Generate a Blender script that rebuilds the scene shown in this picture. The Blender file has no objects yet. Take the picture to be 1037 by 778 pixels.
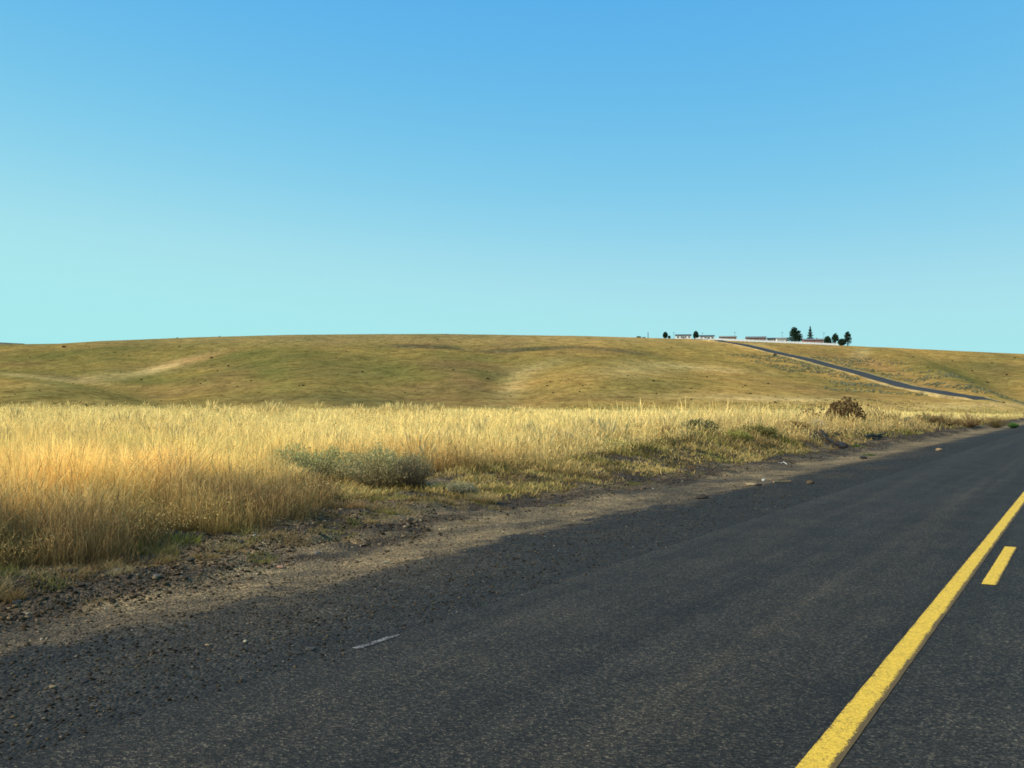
import bpy, math, random
import numpy as np
rng = np.random.default_rng(7)
random.seed(7)
sc = bpy.context.scene
col = sc.collection
R = math.radians

# ------------------------------------------------------------------ layout
F = 1008.0; CX = 518.5; YH = 415.0; CAMZ = 1.5
RA = R(30.2); RS, RC = math.sin(RA), math.cos(RA)       # direction of the road

def uv_to_xy(u, v):
    return u*RS + v*RC, u*RC - v*RS
def xy_to_uv(x, y):
    return x*RS + y*RC, x*RC - y*RS
def sstep(x, a, b):
    t = np.clip((x-a)/(b-a), 0, 1); return t*t*(3-2*t)

def _hash(ix, iy, seed):
    h = (ix.astype(np.int64)*374761393 + iy.astype(np.int64)*668265263 + seed*1442695041) & 0xFFFFFFFF
    h = ((h ^ (h >> 13))*1274126177) & 0xFFFFFFFF
    h = (h ^ (h >> 16)) & 0xFFFFFF
    return h/float(0xFFFFFF)
def vnoise(x, y, seed=0):
    x = np.asarray(x, float); y = np.asarray(y, float)
    ix = np.floor(x); iy = np.floor(y); fx = x-ix; fy = y-iy
    fx = fx*fx*(3-2*fx); fy = fy*fy*(3-2*fy)
    a = _hash(ix, iy, seed); b = _hash(ix+1, iy, seed)
    c = _hash(ix, iy+1, seed); d = _hash(ix+1, iy+1, seed)
    return (a*(1-fx)+b*fx)*(1-fy) + (c*(1-fx)+d*fx)*fy
def fbm(x, y, seed=0, octv=4):
    s = 0; a = 1; t = 0
    for k in range(octv):
        s = s + a*vnoise(x*2**k+17.3*k, y*2**k-9.1*k, seed+k); t += a; a *= .5
    return s/t

# ------------------------------------------------------------------ terrain
SKX = np.array([-700, -200, 0, 60, 100, 200, 300, 380, 450, 600, 700, 760, 820, 860, 900, 950, 1037, 1200, 1600, 2200])
SKY_ = np.array([372, 356, 349, 348, 345.5, 341.5, 339, 338.4, 338.2, 340.5, 343.5, 346, 348.5, 350.5, 352, 354.5, 358.5, 366, 378, 390])
Y0X = np.array([-700, 0, 600, 860, 1037, 2200]); Y0V = np.array([150, 165, 190, 250, 320, 380])
Y1 = 760.0
def field(x, y):
    u, v = xy_to_uv(x, y)
    w = -v
    z = 0.95*sstep(w, 14, 46) - 1.9*sstep(w, 60, 125)
    z = z + 0.10*(fbm(x*.12, y*.12, 5, 3)-.5)*sstep(w, 9.5, 14)
    z = z + 0.05*sstep(w, 8.0, 9.3) - .06*sstep(-w, 5, 9)
    return z
def bump_hill(X, y, s, x):
    b = np.zeros_like(y)
    win = np.clip(4*s*(1-s), 0, 1)
    wx = x + 40*(fbm(x/120., y/120., 31, 3)-.5)
    b += 7.5*(fbm(wx/150., y/230., 41, 4)-.5)*win
    b += 2.2*(fbm(wx/38., y/60., 51, 3)-.5)*win
    # gully between the two middle spurs, running down to the right
    cx = 470 + 70*(1-s); b -= 2.6*np.exp(-((X-cx)/38.)**2)*win
    cx = 590 + 10*(1-s); b += 1.6*np.exp(-((X-cx)/60.)**2)*win
    cx = 270 + 60*(1-s); b += 3.5*np.exp(-((X-cx)/55.)**2)*win
    cx = 150 + 20*(1-s); b -= 3.0*np.exp(-((X-cx)/40.)**2)*win
    # right-hand spur and draw
    cx = 868 + 150*(1-s); b += 5.0*np.exp(-((X-cx)/30.)**2)*win
    cx = 930 + 150*(1-s); b -= 4.0*np.exp(-((X-cx)/36.)**2)*win
    # low knoll in front at the left
    b += 6.5*np.exp(-((X-10)/95.)**2 - ((y-300)/55.)**2)
    b += 3.5*np.exp(-((X-180)/70.)**2 - ((y-400)/45.)**2)
    # old bench cut across the slope
    cy = np.interp(X, [380, 520, 660], [627, 597, 585])+4*np.sin(X/22.)
    bn = sstep(X, 360, 420)*(1-sstep(X, 620, 700))
    b += -1.6*bn*sstep(y, cy-16, cy-4)*(1-sstep(y, cy-2, cy+14))
    return b
def terrain(x, y, bumps=True):
    x = np.asarray(x, float); y = np.asarray(y, float)
    ys = np.maximum(y, 1.0)
    X = np.clip(CX + F*x/ys, -700, 2200)
    zf = field(x, y)
    E = YH - np.interp(X, SKX, SKY_)
    y0 = np.interp(X, Y0X, Y0V)
    zb = field((X-CX)/F*y0, y0)
    e0 = (zb-CAMZ)*F/y0
    s = np.clip((y-y0)/(Y1-y0), 0, 1)
    g = 1-(1-s)**1.35
    zh = CAMZ + y*(e0+(E-e0)*g)/F
    if bumps: zh = zh + bump_hill(X, y, s, x)
    zr = CAMZ + Y1*E/F
    zh = np.where(y > Y1, CAMZ + np.minimum(y, 812)*E/F - np.maximum(y-812, 0)*.01 - .10*sstep(y, Y1, 800), zh)
    z = np.where(y > y0, zh, zf)
    return z
def gz(x, y): return float(terrain(np.array([x]), np.array([y]))[0])
def at(X, Y, z=0.0):
    d = (CAMZ-z)*F/(Y-YH); return (X-CX)/F*d, d

# ------------------------------------------------------------------ object helpers
def link(o, parent=None):
    col.objects.link(o)
    if parent: o.parent = parent
    return o
def tag(o, label=None, cat=None, group=None, kind=None):
    if label: o["label"] = label
    if cat: o["category"] = cat
    if group: o["group"] = group
    if kind: o["kind"] = kind
    return o
def empty(name, loc, rz=0):
    o = bpy.data.objects.new(name, None); o.empty_display_size = .3
    o.location = loc; o.rotation_euler = (0, 0, rz); return link(o)
def np_mesh(name, V, quads=None, tris=None, C=None, mat=None, parent=None, smooth=False):
    V = np.asarray(V, np.float32)
    nq = 0 if quads is None else len(quads); nt = 0 if tris is None else len(tris)
    me = bpy.data.meshes.new(name)
    me.vertices.add(len(V)); me.vertices.foreach_set("co", V.ravel())
    li = []
    if nq: li.append(np.asarray(quads, np.int32).ravel())
    if nt: li.append(np.asarray(tris, np.int32).ravel())
    li = np.concatenate(li)
    me.loops.add(len(li)); me.loops.foreach_set("vertex_index", li)
    st = np.concatenate([np.arange(nq)*4, nq*4+np.arange(nt)*3]).astype(np.int32)
    me.polygons.add(nq+nt); me.polygons.foreach_set("loop_start", st)
    if smooth: me.polygons.foreach_set("use_smooth", np.ones(nq+nt, bool))
    me.update(calc_edges=True)
    if C is not None:
        C = np.asarray(C, np.float32)
        if C.shape[1] == 3: C = np.concatenate([C, np.ones((len(C), 1), np.float32)], 1)
        a = me.color_attributes.new("Col", 'FLOAT_COLOR', 'POINT'); a.data.foreach_set("color", C.ravel())
    if mat: me.materials.append(mat)
    o = bpy.data.objects.new(name, me); return link(o, parent)
def grid_faces(nu, nv, off=0):
    i = np.arange(nu-1)[:, None]*nv + np.arange(nv-1)[None, :]
    i = i.ravel()+off
    return np.stack([i, i+nv, i+nv+1, i+1], 1)
class MB:
    def __init__(s): s.V = []; s.Fc = []
    def add(s, V, Fc):
        o = len(s.V); s.V += [tuple(p) for p in V]; s.Fc += [tuple(i+o for i in f) for f in Fc]
    def box(s, x0, x1, y0, y1, z0, z1):
        s.add([(x0,y0,z0),(x1,y0,z0),(x1,y1,z0),(x0,y1,z0),(x0,y0,z1),(x1,y0,z1),(x1,y1,z1),(x0,y1,z1)],
              [(0,3,2,1),(4,5,6,7),(0,1,5,4),(1,2,6,5),(2,3,7,6),(3,0,4,7)])
    def tube(s, p, q, r0, r1, n=6, caps=True):
        p = np.array(p, float); q = np.array(q, float); d = q-p; d /= max(1e-9, np.linalg.norm(d))
        a = np.cross(d, (0,0,1) if abs(d[2]) < .9 else (1,0,0)); a /= np.linalg.norm(a); b = np.cross(d, a)
        V = []
        for c, r in ((p, r0), (q, r1)):
            for k in range(n):
                t = 2*math.pi*k/n; V.append(c + a*r*math.cos(t) + b*r*math.sin(t))
        Fc = [(k, (k+1) % n, n+(k+1) % n, n+k) for k in range(n)]
        if caps: Fc += [tuple(range(n-1, -1, -1)), tuple(range(n, 2*n))]
        s.add(V, Fc)
    def build(s, name, mat, parent=None):
        me = bpy.data.meshes.new(name); me.from_pydata(s.V, [], s.Fc); me.update()
        me.materials.append(mat); o = bpy.data.objects.new(name, me); return link(o, parent)

# ------------------------------------------------------------------ materials
def newmat(name):
    m = bpy.data.materials.new(name); m.use_nodes = True
    nt = m.node_tree; nt.nodes.clear()
    out = nt.nodes.new('ShaderNodeOutputMaterial')
    return m, nt, out
def N(nt, t, **kw):
    n = nt.nodes.new(t)
    for k, v in kw.items():
        if k in n.inputs: n.inputs[k].default_value = v
        else: setattr(n, k, v)
    return n
def noise(nt, vec, scale, detail=4, rough=.6, dim='3D'):
    n = nt.nodes.new('ShaderNodeTexNoise'); n.inputs['Scale'].default_value = scale
    n.inputs['Detail'].default_value = detail; n.inputs['Roughness'].default_value = rough
    nt.links.new(vec, n.inputs['Vector']); return n
def ramp(nt, fac, stops):
    r = nt.nodes.new('ShaderNodeValToRGB'); e = r.color_ramp.elements
    while len(e) > 1: e.remove(e[-1])
    e[0].position = stops[0][0]; e[0].color = (*stops[0][1], 1)
    for p, c in stops[1:]:
        k = e.new(p); k.color = (*c, 1)
    nt.links.new(fac, r.inputs['Fac']); return r
def mix(nt, a, b, fac=1.0, mode='MIX'):
    m = nt.nodes.new('ShaderNodeMix'); m.data_type = 'RGBA'; m.blend_type = mode
    for src, idx in ((fac, 0), (a, 6), (b, 7)):
        if hasattr(src, 'links') or hasattr(src, 'is_output'): nt.links.new(src, m.inputs[idx])
        elif idx == 0: m.inputs[0].default_value = src
        else: m.inputs[idx].default_value = (*src, 1)
    return m.outputs[2]
def g3(v): return (v, v, v)

def mat_plain(name, c, rough=.7, nscale=3.0, var=.25):
    m, nt, out = newmat(name)
    b = N(nt, 'ShaderNodeBsdfPrincipled'); b.inputs['Roughness'].default_value = rough
    tc = N(nt, 'ShaderNodeTexCoord')
    n = noise(nt, tc.outputs['Object'], nscale)
    r = ramp(nt, n.outputs['Fac'], [(.3, g3(1-var)), (.7, g3(1+var*.4))])
    nt.links.new(mix(nt, c, r.outputs[0], 1, 'MULTIPLY'), b.inputs['Base Color'])
    nt.links.new(b.outputs[0], out.inputs[0]); return m
def mat_foliage(name, trans=.35):
    m, nt, out = newmat(name)
    a = N(nt, 'ShaderNodeAttribute', attribute_name='Col')
    d = N(nt, 'ShaderNodeBsdfDiffuse'); t = N(nt, 'ShaderNodeBsdfTranslucent')
    nt.links.new(a.outputs['Color'], d.inputs['Color']); nt.links.new(a.outputs['Color'], t.inputs['Color'])
    mx = N(nt, 'ShaderNodeMixShader'); mx.inputs[0].default_value = trans
    nt.links.new(d.outputs[0], mx.inputs[1]); nt.links.new(t.outputs[0], mx.inputs[2])
    nt.links.new(mx.outputs[0], out.inputs[0]); return m
M_FOL = mat_foliage('dry_foliage', .35)
M_LEAF = mat_foliage('leaf_foliage', .2)

def mat_ground(name, s1, s2, amp1=.35, amp2=.3, bump=.3, bdist=.03):
    m, nt, out = newmat(name)
    a = N(nt, 'ShaderNodeAttribute', attribute_name='Col')
    tc = N(nt, 'ShaderNodeTexCoord'); o = tc.outputs['Object']
    n1 = noise(nt, o, s1, 6, .65); n2 = noise(nt, o, s2, 6, .75)
    r1 = ramp(nt, n1.outputs['Fac'], [(.3, g3(1-amp1)), (.7, g3(1+amp1))])
    r2 = ramp(nt, n2.outputs['Fac'], [(.32, g3(1-amp2)), (.68, g3(1+amp2))])
    c = mix(nt, a.outputs['Color'], r1.outputs[0], 1, 'MULTIPLY')
    c = mix(nt, c, r2.outputs[0], 1, 'MULTIPLY')
    b = N(nt, 'ShaderNodeBsdfPrincipled'); b.inputs['Roughness'].default_value = .95
    b.inputs['Specular IOR Level'].default_value = .15
    nt.links.new(c, b.inputs['Base Color'])
    bp = N(nt, 'ShaderNodeBump'); bp.inputs['Strength'].default_value = bump; bp.inputs['Distance'].default_value = bdist
    nt.links.new(n2.outputs['Fac'], bp.inputs['Height']); nt.links.new(bp.outputs[0], b.inputs['Normal'])
    nt.links.new(b.outputs[0], out.inputs[0]); return m
M_FIELD = mat_ground('field_soil', .6, 6, .25, .35, .5, .05)

def mat_hill():
    m, nt, out = newmat('hill_grass')
    a = N(nt, 'ShaderNodeAttribute', attribute_name='Col')
    tc = N(nt, 'ShaderNodeTexCoord'); o = tc.outputs['Object']
    mp = N(nt, 'ShaderNodeMapping'); mp.inputs['Scale'].default_value = (1, .55, 1)
    nt.links.new(o, mp.inputs['Vector'])
    n1 = noise(nt, mp.outputs[0], .03, 6, .65); n2 = noise(nt, mp.outputs[0], .16, 6, .75); n3 = noise(nt, mp.outputs[0], .55, 3, .8)
    r1 = ramp(nt, n1.outputs['Fac'], [(.35, (.80, .85, .82)), (.65, (1.18, 1.08, 1.0))])
    r2 = ramp(nt, n2.outputs['Fac'], [(.34, g3(.62)), (.5, g3(1.0)), (.66, g3(1.35))])
    r3 = ramp(nt, n3.outputs['Fac'], [(.34, g3(.55)), (.46, g3(1.0)), (.66, g3(1.25))])
    c = mix(nt, a.outputs['Color'], r1.outputs[0], 1, 'MULTIPLY')
    c = mix(nt, c, r2.outputs[0], 1, 'MULTIPLY'); c = mix(nt, c, r3.outputs[0], 1, 'MULTIPLY')
    b = N(nt, 'ShaderNodeBsdfDiffuse'); nt.links.new(c, b.inputs['Color'])
    bp = N(nt, 'ShaderNodeBump'); bp.inputs['Strength'].default_value = .6; bp.inputs['Distance'].default_value = .5
    nt.links.new(n2.outputs['Fac'], bp.inputs['Height']); nt.links.new(bp.outputs[0], b.inputs['Normal'])
    nt.links.new(b.outputs[0], out.inputs[0]); return m
M_HILL = mat_hill()

def mat_asphalt(name='asphalt', base=.05, far=False):
    m, nt, out = newmat(name)
    tc = N(nt, 'ShaderNodeTexCoord'); o = tc.outputs['Object']
    b = N(nt, 'ShaderNodeBsdfPrincipled'); b.inputs['Roughness'].default_value = .85
    b.inputs['Specular IOR Level'].default_value = .18
    if far:
        n = noise(nt, o, .15); r = ramp(nt, n.outputs['Fac'], [(.3, (base*.9, base*.82, base*.68)), (.7, (base*1.2, base*1.1, base*.9))])
        nt.links.new(r.outputs[0], b.inputs['Base Color']); nt.links.new(b.outputs[0], out.inputs[0]); return m
    # object coordinates: x = across, y = along
    v = N(nt, 'ShaderNodeTexVoronoi'); v.inputs['Scale'].default_value = 95; nt.links.new(o, v.inputs['Vector'])
    hs = N(nt, 'ShaderNodeSeparateColor'); nt.links.new(v.outputs['Color'], hs.inputs[0])
    rs = ramp(nt, hs.outputs[0], [(.0, (.4, .42, .45)), (.55, (.85, .88, .92)), (.85, (1.6, 1.6, 1.55)), (.97, (3.0, 2.9, 2.6)), (1, (4.2, 4.0, 3.6))])
    n2 = noise(nt, o, 38, 4, .75); r2 = ramp(nt, n2.outputs['Fac'], [(.3, g3(.6)), (.7, g3(1.45))])
    n3 = noise(nt, o, 1.3, 5, .6); r3 = ramp(nt, n3.outputs['Fac'], [(.3, (.78, .80, .83)), (.7, (1.24, 1.2, 1.14))])
    mp = N(nt, 'ShaderNodeMapping'); mp.inputs['Scale'].default_value = (1.0, .035, 1); nt.links.new(o, mp.inputs['Vector'])
    n4 = noise(nt, mp.outputs[0], 2.6, 5, .65); r4 = ramp(nt, n4.outputs['Fac'], [(.3, g3(.72)), (.7, g3(1.32))])
    # fine scuff streaks
    mp2 = N(nt, 'ShaderNodeMapping'); mp2.inputs['Scale'].default_value = (14, .35, 1); nt.links.new(o, mp2.inputs['Vector'])
    n5 = noise(nt, mp2.outputs[0], 1.6, 3, .6); r5 = ramp(nt, n5.outputs['Fac'], [(.58, g3(1)), (.72, (1.30, 1.27, 1.2))])
    # wheel tracks: paler worn band in the middle of the far lane
    sx = N(nt, 'ShaderNodeSeparateXYZ'); nt.links.new(o, sx.inputs[0])
    mr = N(nt, 'ShaderNodeMapRange'); mr.inputs['From Min'].default_value = -4.2; mr.inputs['From Max'].default_value = 4.0
    nt.links.new(sx.outputs['X'], mr.inputs['Value'])
    rt = ramp(nt, mr.outputs[0], [(0, (.98, .98, 1.0)), (.10, (1.05, 1.03, 1)), (.20, (.90, .9, .92)), (.265, (1.05, 1.04, 1.02)), (.277, (1.34, 1.28, 1.18)), (.289, (1.05, 1.03, 1.0)), (.32, (1.0, .98, .95)), (.37, (.85, .87, .9)), (.5, (1.0, 1.03, 1.06)), (1, (1, 1, 1))])
    c = mix(nt, (base*1.22, base*.98, base*.68), rs.outputs[0], 1, 'MULTIPLY')
    for r in (r2, r3, r4, r5, rt): c = mix(nt, c, r.outputs[0], 1, 'MULTIPLY')
    nt.links.new(c, b.inputs['Base Color'])
    bp = N(nt, 'ShaderNodeBump'); bp.inputs['Strength'].default_value = .9; bp.inputs['Distance'].default_value = .006
    add = N(nt, 'ShaderNodeMath', operation='ADD'); nt.links.new(v.outputs['Distance'], add.inputs[0]); nt.links.new(n2.outputs['Fac'], add.inputs[1])
    nt.links.new(add.outputs[0], bp.inputs['Height']); nt.links.new(bp.outputs[0], b.inputs['Normal'])
    nt.links.new(b.outputs[0], out.inputs[0]); return m
M_ASPH = mat_asphalt(base=.028)
M_FARROAD = mat_asphalt('far_asphalt', .045, True)

def mat_verge():
    m, nt, out = newmat('gravel_verge')
    a = N(nt, 'ShaderNodeAttribute', attribute_name='Col')
    tc = N(nt, 'ShaderNodeTexCoord'); o = tc.outputs['Object']
    v = N(nt, 'ShaderNodeTexVoronoi'); v.inputs['Scale'].default_value = 46; nt.links.new(o, v.inputs['Vector'])
    v2 = N(nt, 'ShaderNodeTexVoronoi'); v2.inputs['Scale'].default_value = 110; nt.links.new(o, v2.inputs['Vector'])
    hs = N(nt, 'ShaderNodeSeparateColor'); nt.links.new(v.outputs['Color'], hs.inputs[0])
    hs2 = N(nt, 'ShaderNodeSeparateColor'); nt.links.new(v2.outputs['Color'], hs2.inputs[0])
    r1 = ramp(nt, hs.outputs[0], [(0, g3(.62)), (.6, g3(.95)), (.9, g3(1.35)), (1, g3(1.9))])
    r2 = ramp(nt, hs2.outputs[0], [(0, g3(.7)), (.7, g3(1.0)), (.93, g3(1.4)), (1, g3(2.0))])
    n = noise(nt, o, 2.2, 6, .7); r3 = ramp(nt, n.outputs['Fac'], [(.3, g3(.72)), (.7, g3(1.28))])
    c = a.outputs['Color']
    n4 = noise(nt, o, 14, 6, .8); r4 = ramp(nt, n4.outputs['Fac'], [(.36, g3(.50)), (.5, g3(1)), (.64, g3(1.5))])
    for r in (r1, r2, r3, r4): c = mix(nt, c, r.outputs[0], 1, 'MULTIPLY')
    b = N(nt, 'ShaderNodeBsdfPrincipled'); b.inputs['Roughness'].default_value = .92; b.inputs['Specular IOR Level'].default_value = .2
    nt.links.new(c, b.inputs['Base Color'])
    bp = N(nt, 'ShaderNodeBump'); bp.inputs['Strength'].default_value = 1; bp.inputs['Distance'].default_value = .014
    add = N(nt, 'ShaderNodeMath', operation='SUBTRACT'); nt.links.new(n.outputs['Fac'], add.inputs[0]); nt.links.new(v.outputs['Distance'], add.inputs[1])
    nt.links.new(add.outputs[0], bp.inputs['Height']); nt.links.new(bp.outputs[0], b.inputs['Normal'])
    nt.links.new(b.outputs[0], out.inputs[0]); return m
M_VERGE = mat_verge()

def mat_paint(name, c, worn, thr):
    m, nt, out = newmat(name)
    tc = N(nt, 'ShaderNodeTexCoord'); o = tc.outputs['Object']
    a = N(nt, 'ShaderNodeAttribute', attribute_name='Col')
    n = noise(nt, o, 85, 3, .8); n2 = noise(nt, o, 9, 4, .7)
    ad = N(nt, 'ShaderNodeMath', operation='MULTIPLY_ADD'); nt.links.new(n2.outputs['Fac'], ad.inputs[0]); ad.inputs[1].default_value = .45
    nt.links.new(n.outputs['Fac'], ad.inputs[2])
    sub = N(nt, 'ShaderNodeMath', operation='SUBTRACT'); nt.links.new(ad.outputs[0], sub.inputs[0])
    sp = N(nt, 'ShaderNodeSeparateColor'); nt.links.new(a.outputs['Color'], sp.inputs[0]); nt.links.new(sp.outputs[0], sub.inputs[1])
    r = ramp(nt, sub.outputs[0], [(thr-.03, g3(0)), (thr+.05, g3(1))])
    n3 = noise(nt, o, 60, 5, .85); r3 = ramp(nt, n3.outputs['Fac'], [(.36, g3(.50)), (.5, g3(.98)), (.62, g3(1.2))])
    cc = mix(nt, c, r3.outputs[0], 1, 'MULTIPLY')
    fin = mix(nt, worn, cc, r.outputs[0])
    b = N(nt, 'ShaderNodeBsdfPrincipled'); b.inputs['Roughness'].default_value = .8; b.inputs['Specular IOR Level'].default_value = .2
    nt.links.new(fin, b.inputs['Base Color'])
    bp = N(nt, 'ShaderNodeBump'); bp.inputs['Strength'].default_value = .8; bp.inputs['Distance'].default_value = .005
    nt.links.new(n.outputs['Fac'], bp.inputs['Height']); nt.links.new(bp.outputs[0], b.inputs['Normal'])
    nt.links.new(b.outputs[0], out.inputs[0]); return m
M_YEL = mat_paint('yellow_paint', (.82, .485, .050), (.13, .080, .028), .56)
M_WHT = mat_paint('white_paint', (.36, .31, .25), (.045, .04, .035), .62)

# ------------------------------------------------------------------ ground
def field_color(x, y):
    u, v = xy_to_uv(x, y)
    n = fbm(x*.15, y*.15, 11, 4)[:, None]; w = -v[:, None]
    c = np.array([.30, .21, .075])*(.8+.4*n)
    dark = np.array([.06, .042, .02])
    k = 1-sstep(w, 12, 24)
    return c*(1-k) + dark*k
def build_ground():
    th = np.linspace(0, 2*math.pi, 361)
    rr = np.concatenate([[0.5], np.geomspace(2, 420, 120)])
    T, Q = np.meshgrid(th, rr, indexing='ij'); x = (Q*np.sin(T)).ravel(); y = (Q*np.cos(T)).ravel()
    u, v = xy_to_uv(x, y)
    z = field(x, y)
    z = np.where(v > -14, z-.10, z-.0)
    X = np.clip(CX+F*x/np.maximum(y, 1), -700, 2200); y0 = np.interp(X, Y0X, Y0V)
    z = np.where((y > y0), z-.6-.02*(y-y0), z)
    np_mesh('ground', np.stack([x, y, z], 1), quads=grid_faces(len(th), len(rr)), C=field_color(x, y), mat=M_FIELD, smooth=True)
    g = bpy.data.objects['ground']; tag(g, 'flat ground under the dry grass field', None, None, 'structure')
build_ground()

def hill_color(x, y, X, e):
    def el(cx, cy, rx, ry, rot=0.0, p=1.0):
        dx = X-cx; dy = (YH-e)-cy; c, s_ = math.cos(rot), math.sin(rot)
        return np.exp(-(((dx*c+dy*s_)/rx)**2 + ((-dx*s_+dy*c)/ry)**2)**p)[:, None]
    gold = np.array([.39, .235, .066]); olive = np.array([.178, .136, .040]); brown = np.array([.205, .122, .050])
    pale = np.array([.55, .38, .15]); green = np.array([.150, .140, .036]); rust = np.array([.33, .175, .065]); dk = np.array([.105, .085, .040])
    n1 = fbm(x/70., y/110., 61, 4)[:, None]; n2 = fbm(x/30., y/70., 71, 4)[:, None]; n3 = fbm(x/110, y/160, 81, 3)[:, None]
    t = np.clip(sstep(X, 440, 640)[:, None]*.75 + (n1-.5)*1.3 + .16, 0, 1)
    c = olive*(1-t) + gold*t
    k = np.clip((n2-.5)*3.2, 0, 1)*.55; c = c*(1-k) + brown*k
    k = np.clip((n3-.52)*4, 0, 1)*.55*(1-sstep(X, 600, 800)[:, None]); c = c*(1-k) + green*k
    P = np.asarray(YH-e)
    up = (1-sstep(P, 338, 356))[:, None]*.5
    c = c*(1-up) + np.array([.34, .235, .10])*up
    nn = (.55+.9*n2)
    for (cc, w, args) in [
        (pale, .75, (165, 372, 42, 3.2, -.27)), (rust, .55, (190, 365, 30, 2.5, -.2)), (pale, .5, (100, 383, 50, 4, -.1)),
        (pale, .7, (45, 383, 50, 2.0, .10)), (green, .5, (60, 388, 45, 4, .15)), (green, .55, (275, 375, 26, 16, .3)),
        (green, .5, (150, 385, 55, 7)), (green, .4, (60, 362, 60, 6)), (dk, .45, (65, 383, 35, 3, .1)),
        (dk, .40, (230, 372, 30, 3)), (dk, .35, (330, 405, 90, 5)), (green, .45, (400, 378, 50, 10)),
        (brown, .55, (470, 384, 38, 10, .35)), (brown, .5, (490, 372, 50, 6, .1)), (dk, .35, (505, 380, 18, 6, -.4)),  # shaded slope of the middle gully, put into the hill colour
        (pale, .35, (545, 372, 30, 5, -.25)), (pale, .35, (520, 392, 22, 10, -.7)), (gold, .5, (580, 385, 50, 12)),  # pale pair: the gully's sunlit slope painted into the colour
        (olive, .6, (660, 362, 80, 5)), (green, .35, (640, 392, 70, 8)), (pale, .5, (700, 372, 60, 3, .08)),
        (pale, .6, (800, 405, 110, 4, .03)), (pale, .5, (760, 350, 14, 2)),
        (brown, .45, (830, 358, 40, 4, .1)), (brown, .5, (820, 395, 70, 5, .15)),
        (rust, .5, (895, 372, 62, 3.0, .42)), (pale, .55, (873, 357, 10, 5, -.3)), (green, .45, (960, 378, 70, 8, .25)),
        (olive, .7, (985, 372, 50, 10)), (dk, .30, (1012, 380, 20, 10, .3)), (dk, .35, (868, 358, 5, 3, -1.0)),
        (pale, .7, (960, 412, 110, 4, -.03)), (rust, .45, (905, 410, 25, 2.2)), (green, .5, (990, 404, 30, 3)),
        (olive, .5, (820, 382, 55, 5, .32)), (olive, .45, (905, 382, 50, 3, .22)), (pale, .4, (645, 375, 40, 6)),
        ]:
        k = np.clip(el(*args)*w*nn*1.15, 0, 1); c = c*(1-k) + cc*k
    # bench line across the slope
    cy = np.interp(X, [380, 520, 660], [627, 597, 585])+4*np.sin(X/22.); bn = sstep(X, 360, 420)*(1-sstep(X, 620, 700))
    k = (np.exp(-((y-cy)/12.)**2)*bn*1.3*(.4+1.2*vnoise(X/30., y*0, 3)))[:, None]; k = np.clip(k, 0, .85)
    c = c*(1-k) + dk*k
    base = sstep(e, -9, 9)[:, None]; f = field_color(x, y)*0+np.array([.42, .29, .095])
    c = c*base + f*(1-base)
    return c
def build_hills():
    Xs = np.arange(-700, 1900, 3.0)
    S = np.concatenate([np.linspace(0, 1, 300), 1+np.linspace(.01, 1.6, 26)])
    y0 = np.interp(Xs, Y0X, Y0V)
    yy = y0[:, None] + (Y1-y0)[:, None]*S[None, :]
    xx = (Xs[:, None]-CX)/F*yy
    x = xx.ravel(); y = yy.ravel(); z = terrain(x, y)
    X = CX+F*x/y; e = (z-CAMZ)*F/y
    ridge = np.clip((y-Y1)/80, 0, 1)
    z = z + .25*(fbm(x/9., y/9., 91, 3)-.5)*sstep(y, 250, 400)
    C = hill_color(x, y, X, e)
    o = np_mesh('hills', np.stack([x, y, z], 1), quads=grid_faces(len(Xs), len(S)), C=C, mat=M_HILL, smooth=True)
    tag(o, 'long rolling hill of dry olive and tan grass along the skyline', None, None, 'structure')
    # far hill, low at the left edge
    xs = np.linspace(-2400, -1180, 80); rows = []
    for k, (yd, f) in enumerate([(2350, 0), (2450, .6), (2560, 1), (2750, .8), (3000, .2)]):
        h = 1.5 + 2500*(70.5 - 5*((xs+1500)/500.)**2*0)/F
        prof = np.interp(CX+F*xs/2560., [-600, -120, -30, 0, 12, 24, 34], [58, 66, 68.6, 68.2, 67.6, 67, 60])
        hh = 1.5 + 2560*prof/F
        rows.append(np.stack([xs, np.full_like(xs, yd), (hh*f + 90*(1-f))], 1))
    V = np.stack(rows, 1).reshape(-1, 3)
    C = np.tile(np.array([.13, .12, .085]), (len(V), 1))*(.8+.4*rng.random((len(V), 1)))
    o = np_mesh('distant_hill', V, quads=grid_faces(len(xs), 5), C=C, mat=M_HILL, smooth=True)
    tag(o, 'low dark hill far beyond the left end of the ridge', None, None, 'structure')
build_hills()

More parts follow.
